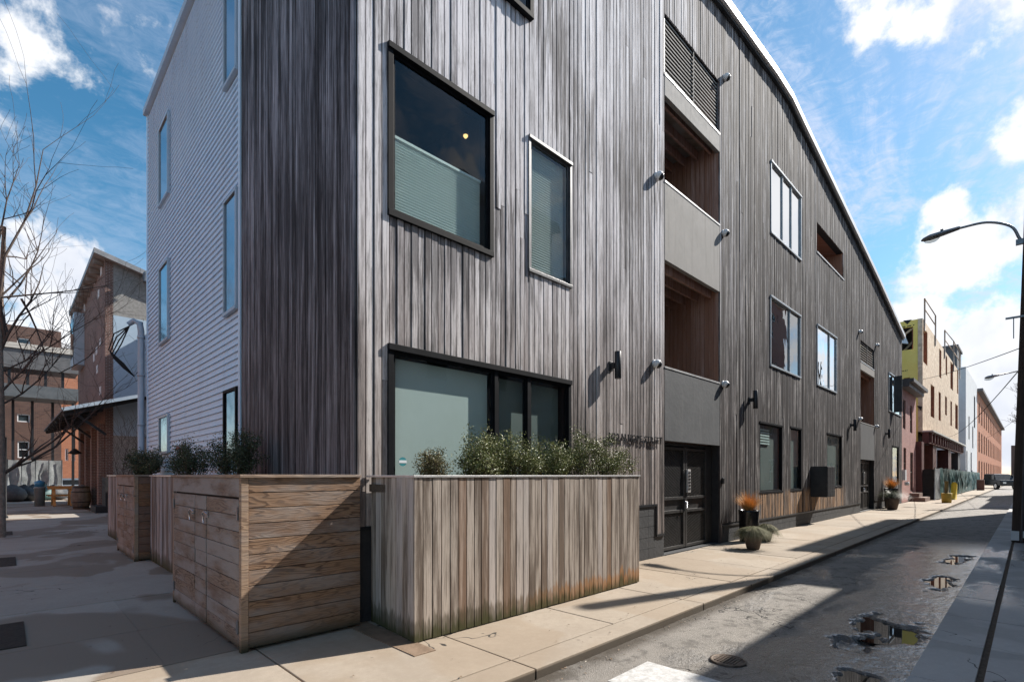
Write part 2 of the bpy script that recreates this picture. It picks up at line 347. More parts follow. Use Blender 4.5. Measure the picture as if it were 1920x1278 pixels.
GLASSR = glass('reflective_glass', (0.12, 0.14, 0.15), 0.8)
ROOM = M('room_wall', (0.13, 0.13, 0.135), (0.16, 0.16, 0.165), 1.0, 0.9, 0.0)
ROOMD = M('dark_room', (0.11, 0.115, 0.12), (0.14, 0.145, 0.15), 1.0, 0.9, 0.0)
BLIND = M('pleated_blind', (0.80, 0.88, 0.87), (0.84, 0.91, 0.90), 1.0, 0.8, 0.0)
SHADE = M('roller_shade', (0.62, 0.655, 0.64), (0.66, 0.695, 0.68), 1.0, 0.85, 0.0)
SHADED = M('dark_roller_shade', (0.17, 0.19, 0.185), (0.21, 0.23, 0.225), 1.0, 0.85, 0.0)
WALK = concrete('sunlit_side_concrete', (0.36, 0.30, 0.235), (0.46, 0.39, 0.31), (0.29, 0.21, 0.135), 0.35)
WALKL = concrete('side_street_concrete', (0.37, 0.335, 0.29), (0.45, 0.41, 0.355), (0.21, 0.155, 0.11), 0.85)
WALKR = concrete('damp_concrete', (0.50, 0.49, 0.47), (0.60, 0.59, 0.565), (0.2, 0.19, 0.18), 0.3, wet=1.0)
SOIL = M('soil', (0.10, 0.07, 0.05), (0.19, 0.14, 0.10), 30.0, 0.95, 1.0, 0.02)
PAINTW = M('road_paint', (0.40, 0.39, 0.37), (0.66, 0.65, 0.63), 22.0, 0.6, 0.4, 0.003)
IRON = M('cast_iron', (0.08, 0.06, 0.045), (0.16, 0.12, 0.09), 20.0, 0.6, 0.8, 0.004, 0.4)
LEAF = foliage('shrub_leaf', (0.095, 0.115, 0.032), (0.26, 0.275, 0.09), (0.50, 0.49, 0.26))
LEAFY = foliage('yellow_shrub_leaf', (0.10, 0.095, 0.03), (0.25, 0.21, 0.08), (0.28, 0.24, 0.1))
LEAFD = foliage('dark_shrub_leaf', (0.03, 0.045, 0.02), (0.075, 0.10, 0.04), (0.16, 0.18, 0.10))
STRAW = foliage('orange_straw', (0.52, 0.24, 0.07), (0.74, 0.40, 0.14), (0.74, 0.46, 0.22))
SEDGE = foliage('sedge_blade', (0.09, 0.10, 0.05), (0.24, 0.22, 0.12), (0.42, 0.36, 0.24))
TWIG = M('twig_bark', (0.05, 0.035, 0.03), (0.10, 0.07, 0.055), 30.0, 0.8, 0.6)
BARK = M('tree_bark', (0.16, 0.125, 0.10), (0.30, 0.235, 0.19), 12.0, 0.85, 1.0, 0.01)
POLEW = M('creosoted_pole', (0.035, 0.026, 0.022), (0.075, 0.055, 0.045), 4.0, 0.85, 0.8, 0.01, stretch=(12, 12, 0.8))
GALV = M('galvanised_steel', (0.20, 0.22, 0.24), (0.28, 0.30, 0.32), 5.0, 0.4, 0.1, metallic=0.6)
POTB = M('gloss_black_pot', (0.008, 0.008, 0.009), (0.014, 0.014, 0.015), 4.0, 0.22, 0.05)
POTC = M('brown_clay_pot', (0.07, 0.05, 0.04), (0.13, 0.095, 0.075), 8.0, 0.7, 0.4)
BR_RED = brick('orange_red_brick', (0.46, 0.17, 0.085), (0.56, 0.23, 0.12))
BR_PINK = brick('pink_brick', (0.42, 0.20, 0.17), (0.50, 0.27, 0.23), (0.45, 0.38, 0.35))
BR_BROWN = brick('brown_brick', (0.11, 0.062, 0.05), (0.17, 0.09, 0.065), (0.20, 0.17, 0.15))
BR_OLD = brick('old_brick', (0.15, 0.085, 0.07), (0.22, 0.12, 0.095))
OSB = None
YELLOW = M('yellow_sheathing', (0.90, 0.68, 0.15), (0.94, 0.74, 0.20), 0.8, 0.55, 0.05)
STEELR = M('red_oxide_steel', (0.085, 0.03, 0.028), (0.13, 0.045, 0.04), 4.0, 0.6, 0.2)
STUC = M('rough_stucco', (0.24, 0.235, 0.225), (0.34, 0.335, 0.32), 9.0, 0.9, 1.0, 0.03)
PALE = M('pale_painted_wall', (0.36, 0.47, 0.57), (0.42, 0.53, 0.63), 1.5, 0.75, 0.2)
WHITEW = M('white_siding', (0.58, 0.59, 0.60), (0.66, 0.67, 0.68), 1.0, 0.7, 0.2)
CREAM = M('cream_render', (0.50, 0.47, 0.42), (0.56, 0.53, 0.48), 1.0, 0.8, 0.2)
ROOFM = M('grey_roofing', (0.10, 0.10, 0.105), (0.15, 0.15, 0.155), 3.0, 0.8, 0.3)
TARP = M('green_tarp', (0.035, 0.085, 0.085), (0.07, 0.15, 0.145), 3.0, 0.5, 0.5, 0.03)
TARPW = M('pale_tarp', (0.22, 0.24, 0.24), (0.38, 0.40, 0.40), 3.0, 0.6, 0.5, 0.03)
YPAINT = M('yellow_paint', (0.62, 0.44, 0.02), (0.72, 0.52, 0.04), 5.0, 0.5, 0.1)
CARP = M('dark_car_paint', (0.012, 0.017, 0.022), (0.016, 0.022, 0.028), 1.0, 0.25, 0.0, metallic=0.3)
RUBBER = M('tyre_rubber', (0.015, 0.015, 0.015), (0.025, 0.025, 0.025), 9.0, 0.85, 0.3)
BENCHW = M('orange_brown_timber', (0.55, 0.27, 0.08), (0.68, 0.36, 0.12), 5.0, 0.6, 0.3, stretch=(1, 8, 8))
BARREL = M('aged_barrel_oak', (0.10, 0.08, 0.065), (0.19, 0.16, 0.135), 8.0, 0.75, 0.4)
TEAL = M('teal_vinyl', (0.03, 0.22, 0.25), (0.04, 0.26, 0.29), 3.0, 0.5, 0.0)
STICKW = M('white_vinyl', (0.7, 0.75, 0.78), (0.75, 0.8, 0.82), 3.0, 0.5, 0.0)
BLUEP = M('blue_plastic', (0.04, 0.22, 0.42), (0.06, 0.28, 0.5), 3.0, 0.4, 0.0)
RED = M('red_petal', (0.5, 0.03, 0.04), (0.6, 0.05, 0.06), 8.0, 0.5, 0.0)
CHROME = M('chrome', (0.55, 0.56, 0.58), (0.7, 0.7, 0.72), 5.0, 0.25, 0.0, metallic=0.9)
LAMPON = emis('warm_bulb', (1.0, 0.62, 0.24), 1.1)

def make_osb():
    m, k, bs, _ = newmat('oriented_strand_board')
    P = pos(k); X, Y, Z = k.xyz(P)
    v = k.new('ShaderNodeTexVoronoi', i={'Vector': k.comb(k.math('MULTIPLY', k.math('ADD', X, Y), 5.0), 0.0, k.math('MULTIPLY', Z, 5.0)), 'Scale': 1.0}).outputs[1]
    g = k.new('ShaderNodeSeparateColor', i={0: v}).outputs[0]
    c = k.mix(g, (0.56, 0.42, 0.29), (0.84, 0.69, 0.51))
    c = k.mix(k.math('MULTIPLY', k.noise(P, 0.5), 0.35), c, (0.36, 0.24, 0.16))
    setp(k, bs, c, 0.8, g, 0.004, 0.3)
    return m
OSB = make_osb()
OSBE = M('strand_board_edge', (0.22, 0.085, 0.05), (0.32, 0.13, 0.08), 6.0, 0.8, 0.3)

# ------------------------------------------------------------------ mesh helper and object tree
OFF = {}
class MB:
    def __init__(s): s.v = []; s.f = []; s.r = []; s.smooth = []
    def add(s, vs, fs, r=0.5, smooth=False):
        o = len(s.v); s.v += [tuple(p) for p in vs]; s.r += [r] * len(vs)
        s.f += [tuple(i + o for i in q) for q in fs]; s.smooth += [smooth] * len(fs)
        return s
    def box(s, x0, x1, y0, y1, z0, z1, r=0.5, zt=None, zbt=None):
        """zt: the top height at x1 when it slopes"""
        if x0 > x1: x0, x1 = x1, x0
        if y0 > y1: y0, y1 = y1, y0
        z1b = z1 if zt is None else zt
        z0b = z0 if zbt is None else zbt
        vs = [(x0, y0, z0), (x1, y0, z0b), (x1, y1, z0b), (x0, y1, z0), (x0, y0, z1), (x1, y0, z1b), (x1, y1, z1b), (x0, y1, z1)]
        return s.add(vs, [(0, 3, 2, 1), (4, 5, 6, 7), (0, 1, 5, 4), (1, 2, 6, 5), (2, 3, 7, 6), (3, 0, 4, 7)], r)
    def obox(s, c, ax, ay, az, r=0.5):
        c = Vector(c); ax, ay, az = Vector(ax), Vector(ay), Vector(az)
        vs = [c + sx * ax + sy * ay + sz * az for sz in (-1, 1) for sx, sy in ((-1, -1), (1, -1), (1, 1), (-1, 1))]
        return s.add(vs, [(0, 3, 2, 1), (4, 5, 6, 7), (0, 1, 5, 4), (1, 2, 6, 5), (2, 3, 7, 6), (3, 0, 4, 7)], r)
    def bar(s, a, b, w, h=None, r=0.5):
        a, b = Vector(a), Vector(b); d = b - a; h = h or w
        up = Vector((0, 0, 1)) if abs(d.normalized().z) < 0.95 else Vector((1, 0, 0))
        sx = d.cross(up).normalized(); sz = sx.cross(d).normalized()
        return s.obox((a + b) / 2, d / 2, sx * w / 2, sz * h / 2, r)
    def tube(s, pts, rad, seg=8, r=0.5, caps=True):
        pts = [Vector(p) for p in pts]
        if not hasattr(rad, '__len__'): rad = [rad] * len(pts)
        vs = []; fs = []; ref = None
        for i, p in enumerate(pts):
            d = (pts[min(i + 1, len(pts) - 1)] - pts[max(i - 1, 0)]).normalized()
            if ref is None: ref = Vector((1, 0, 0)) if abs(d.x) < 0.9 else Vector((0, 1, 0))
            a = d.cross(ref).normalized(); b = d.cross(a).normalized(); ref = -a.cross(d).normalized() if False else ref
            for j in range(seg):
                t = 2 * math.pi * j / seg
                vs.append(p + (a * math.cos(t) + b * math.sin(t)) * rad[i])
        for i in range(len(pts) - 1):
            for j in range(seg):
                k_ = (j + 1) % seg
                fs.append((i * seg + j, i * seg + k_, (i + 1) * seg + k_, (i + 1) * seg + j))
        s.add(vs, fs, r, True)
        if caps:
            o = len(s.v) - len(vs)
            s.f.append(tuple(o + j for j in range(seg))); s.smooth.append(False)
            s.f.append(tuple(o + (len(pts) - 1) * seg + j for j in reversed(range(seg)))); s.smooth.append(False)
        return s
    def lathe(s, prof, c, seg=20, r=0.5):
        cx, cy, cz = c; vs = []; fs = []
        for rr, z in prof:
            for j in range(seg):
                t = 2 * math.pi * j / seg; vs.append((cx + rr * math.cos(t), cy + rr * math.sin(t), cz + z))
        for i in range(len(prof) - 1):
            for j in range(seg):
                k_ = (j + 1) % seg
                fs.append((i * seg + j, i * seg + k_, (i + 1) * seg + k_, (i + 1) * seg + j))
        s.add(vs, fs, r, True)
        o = len(s.v) - len(vs)
        s.f.append(tuple(o + j for j in reversed(range(seg)))); s.smooth.append(False)
        s.f.append(tuple(o + (len(prof) - 1) * seg + j for j in range(seg))); s.smooth.append(False)
        return s
    def prism(s, poly, y0, y1, r=0.5):
        """outline in x,z pushed along y"""
        n_ = len(poly)
        vs = [(p[0], y0, p[1]) for p in poly] + [(p[0], y1, p[1]) for p in poly]
        fs = [tuple(range(n_)), tuple(reversed(range(n_, 2 * n_)))] + [(i, i + n_, (i + 1) % n_ + n_, (i + 1) % n_) for i in range(n_)]
        return s.add(vs, fs, r)

def off(o): return OFF.get(o.name, Vector((0, 0, 0))) if o is not None else Vector((0, 0, 0))
def build(mb, name, mat, parent=None, bevel=0.0, label=None, kind=None):
    o_ = off(parent)
    me = bpy.data.meshes.new(name)
    me.from_pydata([(v[0] - o_.x, v[1] - o_.y, v[2] - o_.z) for v in mb.v], [], mb.f)
    at = me.attributes.new('rnd', 'FLOAT', 'POINT'); at.data.foreach_set('value', mb.r)
    me.polygons.foreach_set('use_smooth', mb.smooth)
    me.materials.append(mat); me.update()
    o = bpy.data.objects.new(name, me); COL.objects.link(o)
    if parent is not None:
        o.parent = parent; OFF[o.name] = o_
    if bevel:
        b = o.modifiers.new('bevel', 'BEVEL'); b.width = bevel; b.segments = 2; b.limit_method = 'ANGLE'
    if label: o['label'] = label
    if kind: o['kind'] = kind
    return o
def thing(name, label, cat, loc=(0, 0, 0), group=None):
    o = bpy.data.objects.new(name, None); COL.objects.link(o); o.location = loc; o.empty_display_size = 0.2
    o['label'] = label; o['category'] = cat
    if group: o['group'] = group
    OFF[o.name] = Vector(loc)
    return o
def tag(o, label, cat, group=None):
    o['label'] = label; o['category'] = cat
    if group: o['group'] = group
    return o
def setting(name, mb, mat, parent=None):
    o = build(mb, name, mat, parent)
    if parent is None: o['kind'] = 'structure'
    return o
def copy_tree(o, parent=None):
    c = o.copy(); COL.objects.link(c); c.parent = parent
    OFF[c.name] = off(o)
    for ch in list(o.children): copy_tree(ch, c)
    return c

# ------------------------------------------------------------------ ground, road, pavements
KL, KR = -2.25, -4.42                     # kerb lines left and right
setting('ground', MB().box(-600, 900, -600, 900, -0.5, -0.16), M('earth_ground', (0.16, 0.15, 0.14), (0.24, 0.23, 0.21), 0.6, 0.9, 0.3))

def road_z(x, y):
    t = (KL - y) / (KL - KR)
    return -0.085 + 0.035 * t
HOLES = []
for px, py, a, b, dep in ((1660, 1178, 0.42, 0.28, 0.048), (1618, 1205, 0.34, 0.2, 0.05), (1765, 1092, 0.62, 0.15, 0.042), (1795, 1050, 0.95, 0.17, 0.045), (1608, 1280, 0.3, 0.14, 0.042), (1480, 1120, .0, .0, .0)):
    if a: g = G(px, py, -0.07); HOLES.append((g[0], g[1], a, b, dep))
def hole_depth(x, y):
    w = 0.0
    for hx, hy, a, b, dep in HOLES:
        if abs(x - hx) > 2 or abs(y - hy) > 1.2: continue
        q = ((x - hx) / a) ** 2 + ((y - hy) / b) ** 2
        q = math.sqrt(q) + 0.9 * (noise.noise(Vector((x * 2.6, y * 3.2, 1.3)))) + 0.45 * noise.noise(Vector((x * 9, y * 9, 4.3))) + 0.2 * noise.noise(Vector((x * 25, y * 25, 2.3)))
        s_ = max(0.0, min(1.0, (1.0 - q) / 0.16))
        w = max(w, dep * s_)
    return w
mb = MB(); step = 0.03
nx = int(13.0 / step); ny = int((KL - KR) / step)
x0r = -1.0
for i in range(nx + 1):
    xx = x0r + i * step
    for j in range(ny + 1):
        yy = KR + (KL - KR) * j / ny
        z_ = road_z(xx, yy) + 0.006 * noise.noise(Vector((xx * 2.2, yy * 2.2, 0))) + 0.0035 * noise.noise(Vector((xx * 15, yy * 15, 0)))
        d_ = hole_depth(xx, yy)
        if d_ > 0: z_ += -d_ + 0.018 * noise.noise(Vector((xx * 9, yy * 9, 7)))
        mb.v.append((xx, yy, z_)); mb.r.append(0.5)
for i in range(nx):
    for j in range(ny):
        a = i * (ny + 1) + j
        mb.f.append((a, a + ny + 1, a + ny + 2, a + 1)); mb.smooth.append(True)
mx_ = x0r + nx * step
for xa, xb in ((-60.0, x0r), (mx_, 260.0)):
    mb.add([(xa, KR, road_z(0, KR)), (xb, KR, road_z(0, KR)), (xb, KL, road_z(0, KL)), (xa, KL, road_z(0, KL))], [(0, 1, 2, 3)])

def asphalt():
    m, k, bs, _ = newmat('patchy_wet_asphalt')
    P = pos(k); X, Y, Z = k.xyz(P)
    f1 = k.noise(P, 0.8, 6.0, 0.62); f2 = k.noise(P, 60.0, 4.0, 0.8)
    vor = k.new('ShaderNodeTexVoronoi', i={'Vector': P, 'Scale': 110.0}).outputs[0]
    f3 = k.noise(P, 260.0, 2.0, 0.8)
    c = k.mix(k.smooth(f1, 0.38, 0.62), (0.115, 0.100, 0.084), (0.190, 0.168, 0.142))
    c = k.mix(k.math('MULTIPLY', k.smooth(k.math('ADD', f2, k.math('MULTIPLY', f3, 0.6)), 0.72, 0.95), 0.8), c, (0.36, 0.34, 0.31))
    c = k.mix(k.smooth(X, 13.0, 24.0), c, (0.27, 0.25, 0.23))  # far stretch lightened in the colour to look sunlit
    dry = k.math('MULTIPLY', k.smooth(Y, -3.3, -2.7), k.smooth(f1, 0.3, 0.55))
    c = k.mix(k.math('MULTIPLY', dry, 0.6), c, (0.27, 0.245, 0.215))
    mott = k.noise(P, 5.0, 6.0, 0.7)
    c = k.mix(k.math('MULTIPLY', k.smooth(mott, 0.50, 0.62), 0.55), c, (0.055, 0.048, 0.040))
    # damp film over the middle and right of the lane
    wn = k.noise(k.scale(P, (0.55, 1.5, 1)), 1.0, 6.0, 0.65, 0.5)
    wet = k.math('MULTIPLY', k.smooth(k.math('ADD', wn, k.math('MULTIPLY', k.smooth(Y, -2.9, -3.8), 0.30)), 0.52, 0.70), k.math('MULTIPLY', k.smooth(X, 15.0, 11.0), k.smooth(X, 1.0, 2.2)))
    c = k.mix(k.math('MULTIPLY', wet, 0.55), c, (0.035, 0.034, 0.034))
    edge = k.math('MULTIPLY', k.smooth(Y, -2.5, -2.29), k.smooth(f1, 0.35, 0.5))
    c = k.mix(edge, c, (0.07, 0.055, 0.04))
    crk = k.new('ShaderNodeTexVoronoi', feature='DISTANCE_TO_EDGE', i={'Vector': k.vmath('ADD', P, k.new('ShaderNodeTexNoise', i={'Vector': P, 'Scale': 3.0}).outputs[1]), 'Scale': 1.1}).outputs[0]
    cm = k.math('MULTIPLY', k.smooth(crk, 0.020, 0.004), k.smooth(k.noise(P, 0.7), 0.48, 0.55))
    c = k.mix(k.math('MULTIPLY', cm, 0.85), c, (0.02, 0.018, 0.016))
    ro = k.math('SUBTRACT', 0.82, k.math('MULTIPLY', wet, k.math('ADD', 0.40, k.math('MULTIPLY', k.smooth(f2, 0.42, 0.58), 0.28))))
    h = k.math('SUBTRACT', k.math('ADD', k.math('MULTIPLY', f2, 0.8), k.math('MULTIPLY', vor, 0.6)), cm)
    agg = k.noise(P, 24.0, 3.0, 0.6)
    cb = k.new('ShaderNodeBump', i={'Strength': 0.8, 'Distance': 0.012, 'Height': k.noise(P, 14.0, 3.0, 0.6)})
    k.t.links.new(cb.outputs[0], bs.inputs['Coat Normal']); k.t.links.new(k.math('MULTIPLY', wet, k.smooth(k.xyz(k.new('ShaderNodeNewGeometry').outputs['True Normal'])[2], 0.90, 0.985)), bs.inputs['Coat Weight'])
    bs.inputs['Coat Roughness'].default_value = 0.16; bs.inputs['Coat IOR'].default_value = 1.6
    h = k.math('ADD', h, k.math('MULTIPLY', k.math('MULTIPLY', agg, wet), 5.0))
    setp(k, bs, c, ro, h, 0.009, 0.95, spec=k.math('ADD', 0.5, k.math('MULTIPLY', wet, 0.5)))
    return m
setting('road', mb, asphalt())

WATER = M('puddle_water', (0.015, 0.013, 0.011), (0.022, 0.018, 0.014), 1.0, 0.03, 0.0, spec=0.8)
WATER.node_tree.nodes['Principled BSDF'].inputs['Roughness'].default_value = 0.02
for l in list(WATER.node_tree.links):
    if l.to_socket.name in ('Roughness', 'Normal'): WATER.node_tree.links.remove(l)
WATER.node_tree.nodes['Principled BSDF'].inputs['IOR'].default_value = 1.6
for i, (hx, hy, a, b, dep) in enumerate(HOLES):
    if i == 1: continue
    m_ = MB(); lv = road_z(hx, hy) - dep * (0.42 if i else 0.5)
    r_ = 1.5
    y0_ = max(hy - b * r_, KR + 0.003)
    pts = [(hx + a * r_ * math.cos(t / 20 * math.pi), max(y0_, min(hy + b * r_ * math.sin(t / 20 * math.pi), KL - .01)), lv) for t in range(40)]
    o = setting('puddle', m_.add(pts, [tuple(range(40))]), WATER)

# left kerb and slabs
def slabs(name_root, x0, x1, y0, y1, cuts_x, cuts_y, mat, root, top=0.0, gap=0.017, nm='slab'):
    xs = [x0] + [c for c in cuts_x if x0 < c < x1] + [x1]; ys = [y0] + [c for c in cuts_y if y0 < c < y1] + [y1]
    for i in range(len(xs) - 1):
        for j in range(len(ys) - 1):
            dz = U(-0.003, 0.003)
            b = MB().box(xs[i] + gap / 2, xs[i + 1] - gap / 2, ys[j] + gap / 2, ys[j + 1] - gap / 2, -0.14, top + dz, random.random())
            build(b, nm, mat, root, bevel=0.006)
base = setting('sidewalk', MB().box(-3.9, 260, KL + 0.02, 0.2, -0.15, -0.02), SOIL)
cutx = [-2.35, -1.05] + [0.42 + 1.55 * i for i in range(0, 40)]
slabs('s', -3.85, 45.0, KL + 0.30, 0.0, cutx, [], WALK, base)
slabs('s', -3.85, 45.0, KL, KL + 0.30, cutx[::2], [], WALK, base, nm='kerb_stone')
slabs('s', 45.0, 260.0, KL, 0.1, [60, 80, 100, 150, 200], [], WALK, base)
base2 = setting('side_street_sidewalk', MB().box(-3.9, 0.2, 0.21, 80, -0.15, -0.02), SOIL)
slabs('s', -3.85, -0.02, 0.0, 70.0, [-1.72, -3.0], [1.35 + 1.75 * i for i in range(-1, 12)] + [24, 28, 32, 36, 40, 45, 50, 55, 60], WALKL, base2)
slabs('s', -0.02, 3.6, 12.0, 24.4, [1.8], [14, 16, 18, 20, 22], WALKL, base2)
base3 = setting('far_side_sidewalk', MB().box(-6, 260, -7.2, KR - 0.02, -0.15, -0.02), SOIL)
cr = [1.20 + 1.27 * i for i in range(-4, 16)] + [22, 24, 26, 28, 30, 35, 40, 45, 50, 80, 120]
slabs('s', -5.8, 250, KR - 0.40, KR, cr, [], WALKR, base3, top=-0.004, nm='kerb_stone')
slabs('s', -5.8, 250, -6.55, KR - 0.43, cr, [], WALKR, base3, top=-0.004)
# side street and crossing asphalt west of the corner
setting('side_road', MB().box(-11, -3.95, -60, 80, -0.155, -0.10), M('side_asphalt', (0.07, 0.066, 0.062), (0.12, 0.11, 0.10), 4.0, 0.8, 0.5))
# mulch strip between slab and planter
tp = MB().box(-0.13, 0.10, -1.30, -0.02, -0.01, 0.008)
tp2 = build(tp, 'soil_strip', M('wet_silt', (0.17, 0.115, 0.075), (0.27, 0.19, 0.13), 5.0, 0.7, 0.6), base)
for y0_, y1_ in ((1.5, 2.6), (7.5, 8.8), (14.0, 15.2)):
    pit = MB().box(-3.5, -2.55, y0_, y1_, -0.01, 0.010); build(pit, 'tree_pit', M('tree_pit_soil', (0.03, 0.024, 0.02), (0.06, 0.05, 0.04), 30.0, 0.95, 1.0, 0.02), base2)

# crosswalk bar
zc = lambda x, y: road_z(x, y)
mb = MB(); nX = 10
x_a, y_a = G(1145, 1258, -0.1); x_b, y_b = G(1212, 1228, -0.1)
for i in range(nX + 1):
    for yy, fx in ((-2.62, 0), (-3.75, 1)):
        pass
cw = MB()
for i in range(14):
    for j in range(24):
        xx = 0.78 + 0.62 * i / 13; yy = -2.70 - 1.45 * j / 23
        cw.v.append((xx + .03 * noise.noise(Vector((yy * 3, i // 13 * 3., 0))), yy, road_z(xx, yy) + 0.009)); cw.r.append(.5)
for i in range(13):
    for j in range(23):
        a = i * 24 + j; cw.f.append((a, a + 1, a + 25, a + 24)); cw.smooth.append(True)
o = setting('crosswalk_stripe', cw, PAINTW)
gx, gy = G(1365, 1243, -0.09)
mh = thing('manhole_cover', 'small round rusty iron cover set in the asphalt beside the white crosswalk stripe', 'manhole cover', (gx, gy, road_z(gx, gy)))
build(MB().lathe([(0.155, 0.0), (0.155, 0.014), (0.13, 0.016), (0.13, 0.010)], (gx, gy, road_z(gx, gy)), 28), 'rim', IRON, mh)
g_ = MB().lathe([(0.127, 0.0), (0.127, 0.013)], (gx, gy, road_z(gx, gy)), 28)
build(g_, 'lid', IRON, mh)
rb = MB()
for i in range(-3, 4): rb.box(gx - 0.09, gx + 0.09, gy + i * 0.028 - 0.006, gy + i * 0.028 + 0.006, road_z(gx, gy) + 0.012, road_z(gx, gy) + 0.02)
build(rb, 'tread_ribs', IRON, mh)

# ------------------------------------------------------------------ main wood-clad building
BW, BD = 33.45, 11.2
RL = [(0, 11.25), (9.1, 12.62), (12.6, 12.86), (13.9, 12.86), (15.2, 12.63), (16.9, 12.36), (19, 12.02), (22.2, 11.5), (26.3, 10.8), (33.45, 9.42)]
def zr(x):
    for (a, za), (b, zb) in zip(RL, RL[1:]):
        if x <= b: return za + (zb - za) * (x - a) / (b - a)
    return RL[-1][1]
bld = thing('apartment_building', 'large three storey building clad in weathered grey vertical boards with curved white roof edge', 'building', (16, 5, 0))

# openings: x0, x1, z0, z1, kind
OPEN = {
 'w_up1': (0.39, 1.94, 4.55, 6.44), 'w_up2': (2.69, 3.62, 4.56, 6.47), 'w_low': (0.39, 3.60, 1.05, 3.05), 'w_top': (1.55, 2.68, 8.17, 9.9),
 'shaft': (6.59, 9.15, 0.0, 10.75),
 'w3': (12.5, 15.15, 8.37, 10.35), 'w2': (12.46, 15.09, 4.66, 6.58), 'w2b': (16.92, 19.37, 4.67, 6.70), 'bal': (16.92, 20.46, 9.15, 10.2),
 'g1': (11.69, 13.46, 1.12, 3.02), 'g2': (14.17, 15.25, 1.12, 3.05), 'g3': (18.16, 20.22, 1.15, 3.09), 'g4': (30.56, 32.43, 1.15, 3.13),
 'shaft2': (23.31, 26.1, 0.0, 7.38), 'w2c': (29.54, 33.0, 4.9, 6.85)}
PLIN = [(0, 6.30, 1.04), (6.30, 6.59, 0.45), (9.15, 11.2, 0.46), (11.2, 23.31, 0.42), (26.1, 33.45, 0.42)]   # bottom of the boards
edges = sorted(set([0.0, BW] + [v for o in OPEN.values() for v in o[:2]] + [v for p in PLIN for v in p[:2]]))
cols = []
i = 0
while i < len(edges) - 1:
    a, b = edges[i], edges[i + 1]
    if b - a < 0.05 and i + 2 < len(edges): pass
    cnt = max(1, round((b - a) / 0.098))
    for q in range(cnt): cols.append((a + (b - a) * q / cnt, a + (b - a) * (q + 1) / cnt))
    i += 1
pieces = []
for a, b in cols:
    c = (a + b) / 2
    bot = next((p[2] for p in PLIN if p[0] <= c < p[1]), 0.42)
    segs = [(bot, zr(c) - 0.16)]
    for o in OPEN.values():
        if o[0] < c < o[1]:
            ns = []
            for s0, s1 in segs:
                if o[3] <= s0 or o[2] >= s1: ns.append((s0, s1)); continue
                if o[2] > s0 + 0.05: ns.append((s0, o[2]))
                if o[3] < s1 - 0.05: ns.append((o[3], s1))
            segs = ns
    for s0, s1 in segs:
        if s1 - s0 > 3.5 and random.random() < 0.38:
            m_ = U(s0 + 1.2, s1 - 1.2); pieces.append((a, b, s0, m_ - 0.003)); pieces.append((a, b, m_ + 0.003, s1))
        else: pieces.append((a, b, s0, s1))
rest = MB()
for idx, (a, b, s0, s1) in enumerate(pieces):
    r_ = random.random(); fr = -0.028 + U(-0.007, 0.006); gp = 0.0095
    if idx < 298:
        build(MB().box(a + gp, b - gp, fr, 0.0, s0, s1, r_), 'board', WALL, bld)
    else:
        rest.box(a + gp, b - gp, fr, 0.0, s0, s1, r_)
build(rest, 'boards', WALL, bld, kind='stuff')
# face B boards (across the corner)
yb = 0.0
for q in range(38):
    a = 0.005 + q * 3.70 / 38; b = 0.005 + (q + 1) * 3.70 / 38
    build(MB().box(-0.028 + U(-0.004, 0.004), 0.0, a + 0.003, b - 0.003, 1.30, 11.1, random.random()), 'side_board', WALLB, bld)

# wall core behind the boards, with the openings left free
wx = sorted(set([0.0, BW] + [v for o in OPEN.values() for v in o[:2]])); wz = sorted(set([0.0, 9.0] + [v for o in OPEN.values() for v in o[2:]]))
core = MB()
def inop(cx_, cz_): return any(o[0] < cx_ < o[1] and o[2] < cz_ < o[3] for o in OPEN.values())
for a, b in zip(wx, wx[1:]):
    zs = wz + [99]
    for z0_, z1_ in zip(zs, zs[1:]):
        zt0 = min(z1_, zr(a) - 0.15); zt1 = min(z1_, zr(b) - 0.15)
        if inop((a + b) / 2, (z0_ + min(z1_, zr((a + b) / 2))) / 2): continue
        if zt0 <= z0_ and zt1 <= z0_: continue
        core.box(a, b, 0.004, 0.20, z0_, max(zt0, z0_ + .001), zt=max(zt1, z0_ + .001))
core.box(0.004, 0.2, 0.21, BD, 0.0, 11.05); core.box(0.21, BW, BD - 0.2, BD, 0.0, 9.2); core.box(BW - .2, BW, .21, BD - .21, 0, 9.2)
build(core, 'wall', BLACK, bld)
pl = MB()
for a, b, zt_ in PLIN: pl.box(a + (0.0 if a else 0.004), b, -0.010, 0.003, 0.0, zt_ + (0.02 if zt_ < 1 else .0))
pl.box(-.006, .0035, 0.0, 3.7, 0.0, 1.28)
build(pl, 'plinth', PLINTH, bld)
# block joints of the plinth, as raised blocks
for q in range(26):
    a = 9.2 + q * 0.41
    if a + .4 > 23.3: break
    for lv, (h0, h1) in enumerate(((0.005, 0.195), (0.205, 0.40))):
        build(MB().box(a + 0.004 + lv * .2, a + 0.404 + lv * .2, -0.020, -0.0102, h0, h1), 'block', PLINTH, bld)
for (a, b) in ((5.2, 5.6), (5.605, 6.0), (6.005, 6.29)):
    for h0 in (0.0, 0.205, 0.41, 0.615, .82):
        build(MB().box(a, b, -0.018 + U(0, .003), -0.0102, h0 + .003, h0 + 0.2), 'block', PLINTH, bld)
for bxs in ((6.27, 6.59, -0.04, 0.0, 0.405, 0.447), (5.0, 6.30, -0.04, 0.0, 1.0, 1.037), (6.262, 6.30, -0.04, 0.0, 0.45, 1.0), (9.29, 23.3, -0.045, -0.0, 0.38, 0.418), (26.1, 33.4, -0.045, 0.0, 0.38, 0.418), (0, 0.3, -.035, 0, 1.0, 1.037)):
    build(MB().box(*bxs), 'drip_trim', DARKMETAL, bld)
build(MB().box(9.155, 9.29, -0.03, 0.0, 0.0, 12.4), 'jamb_board', WALL, bld)
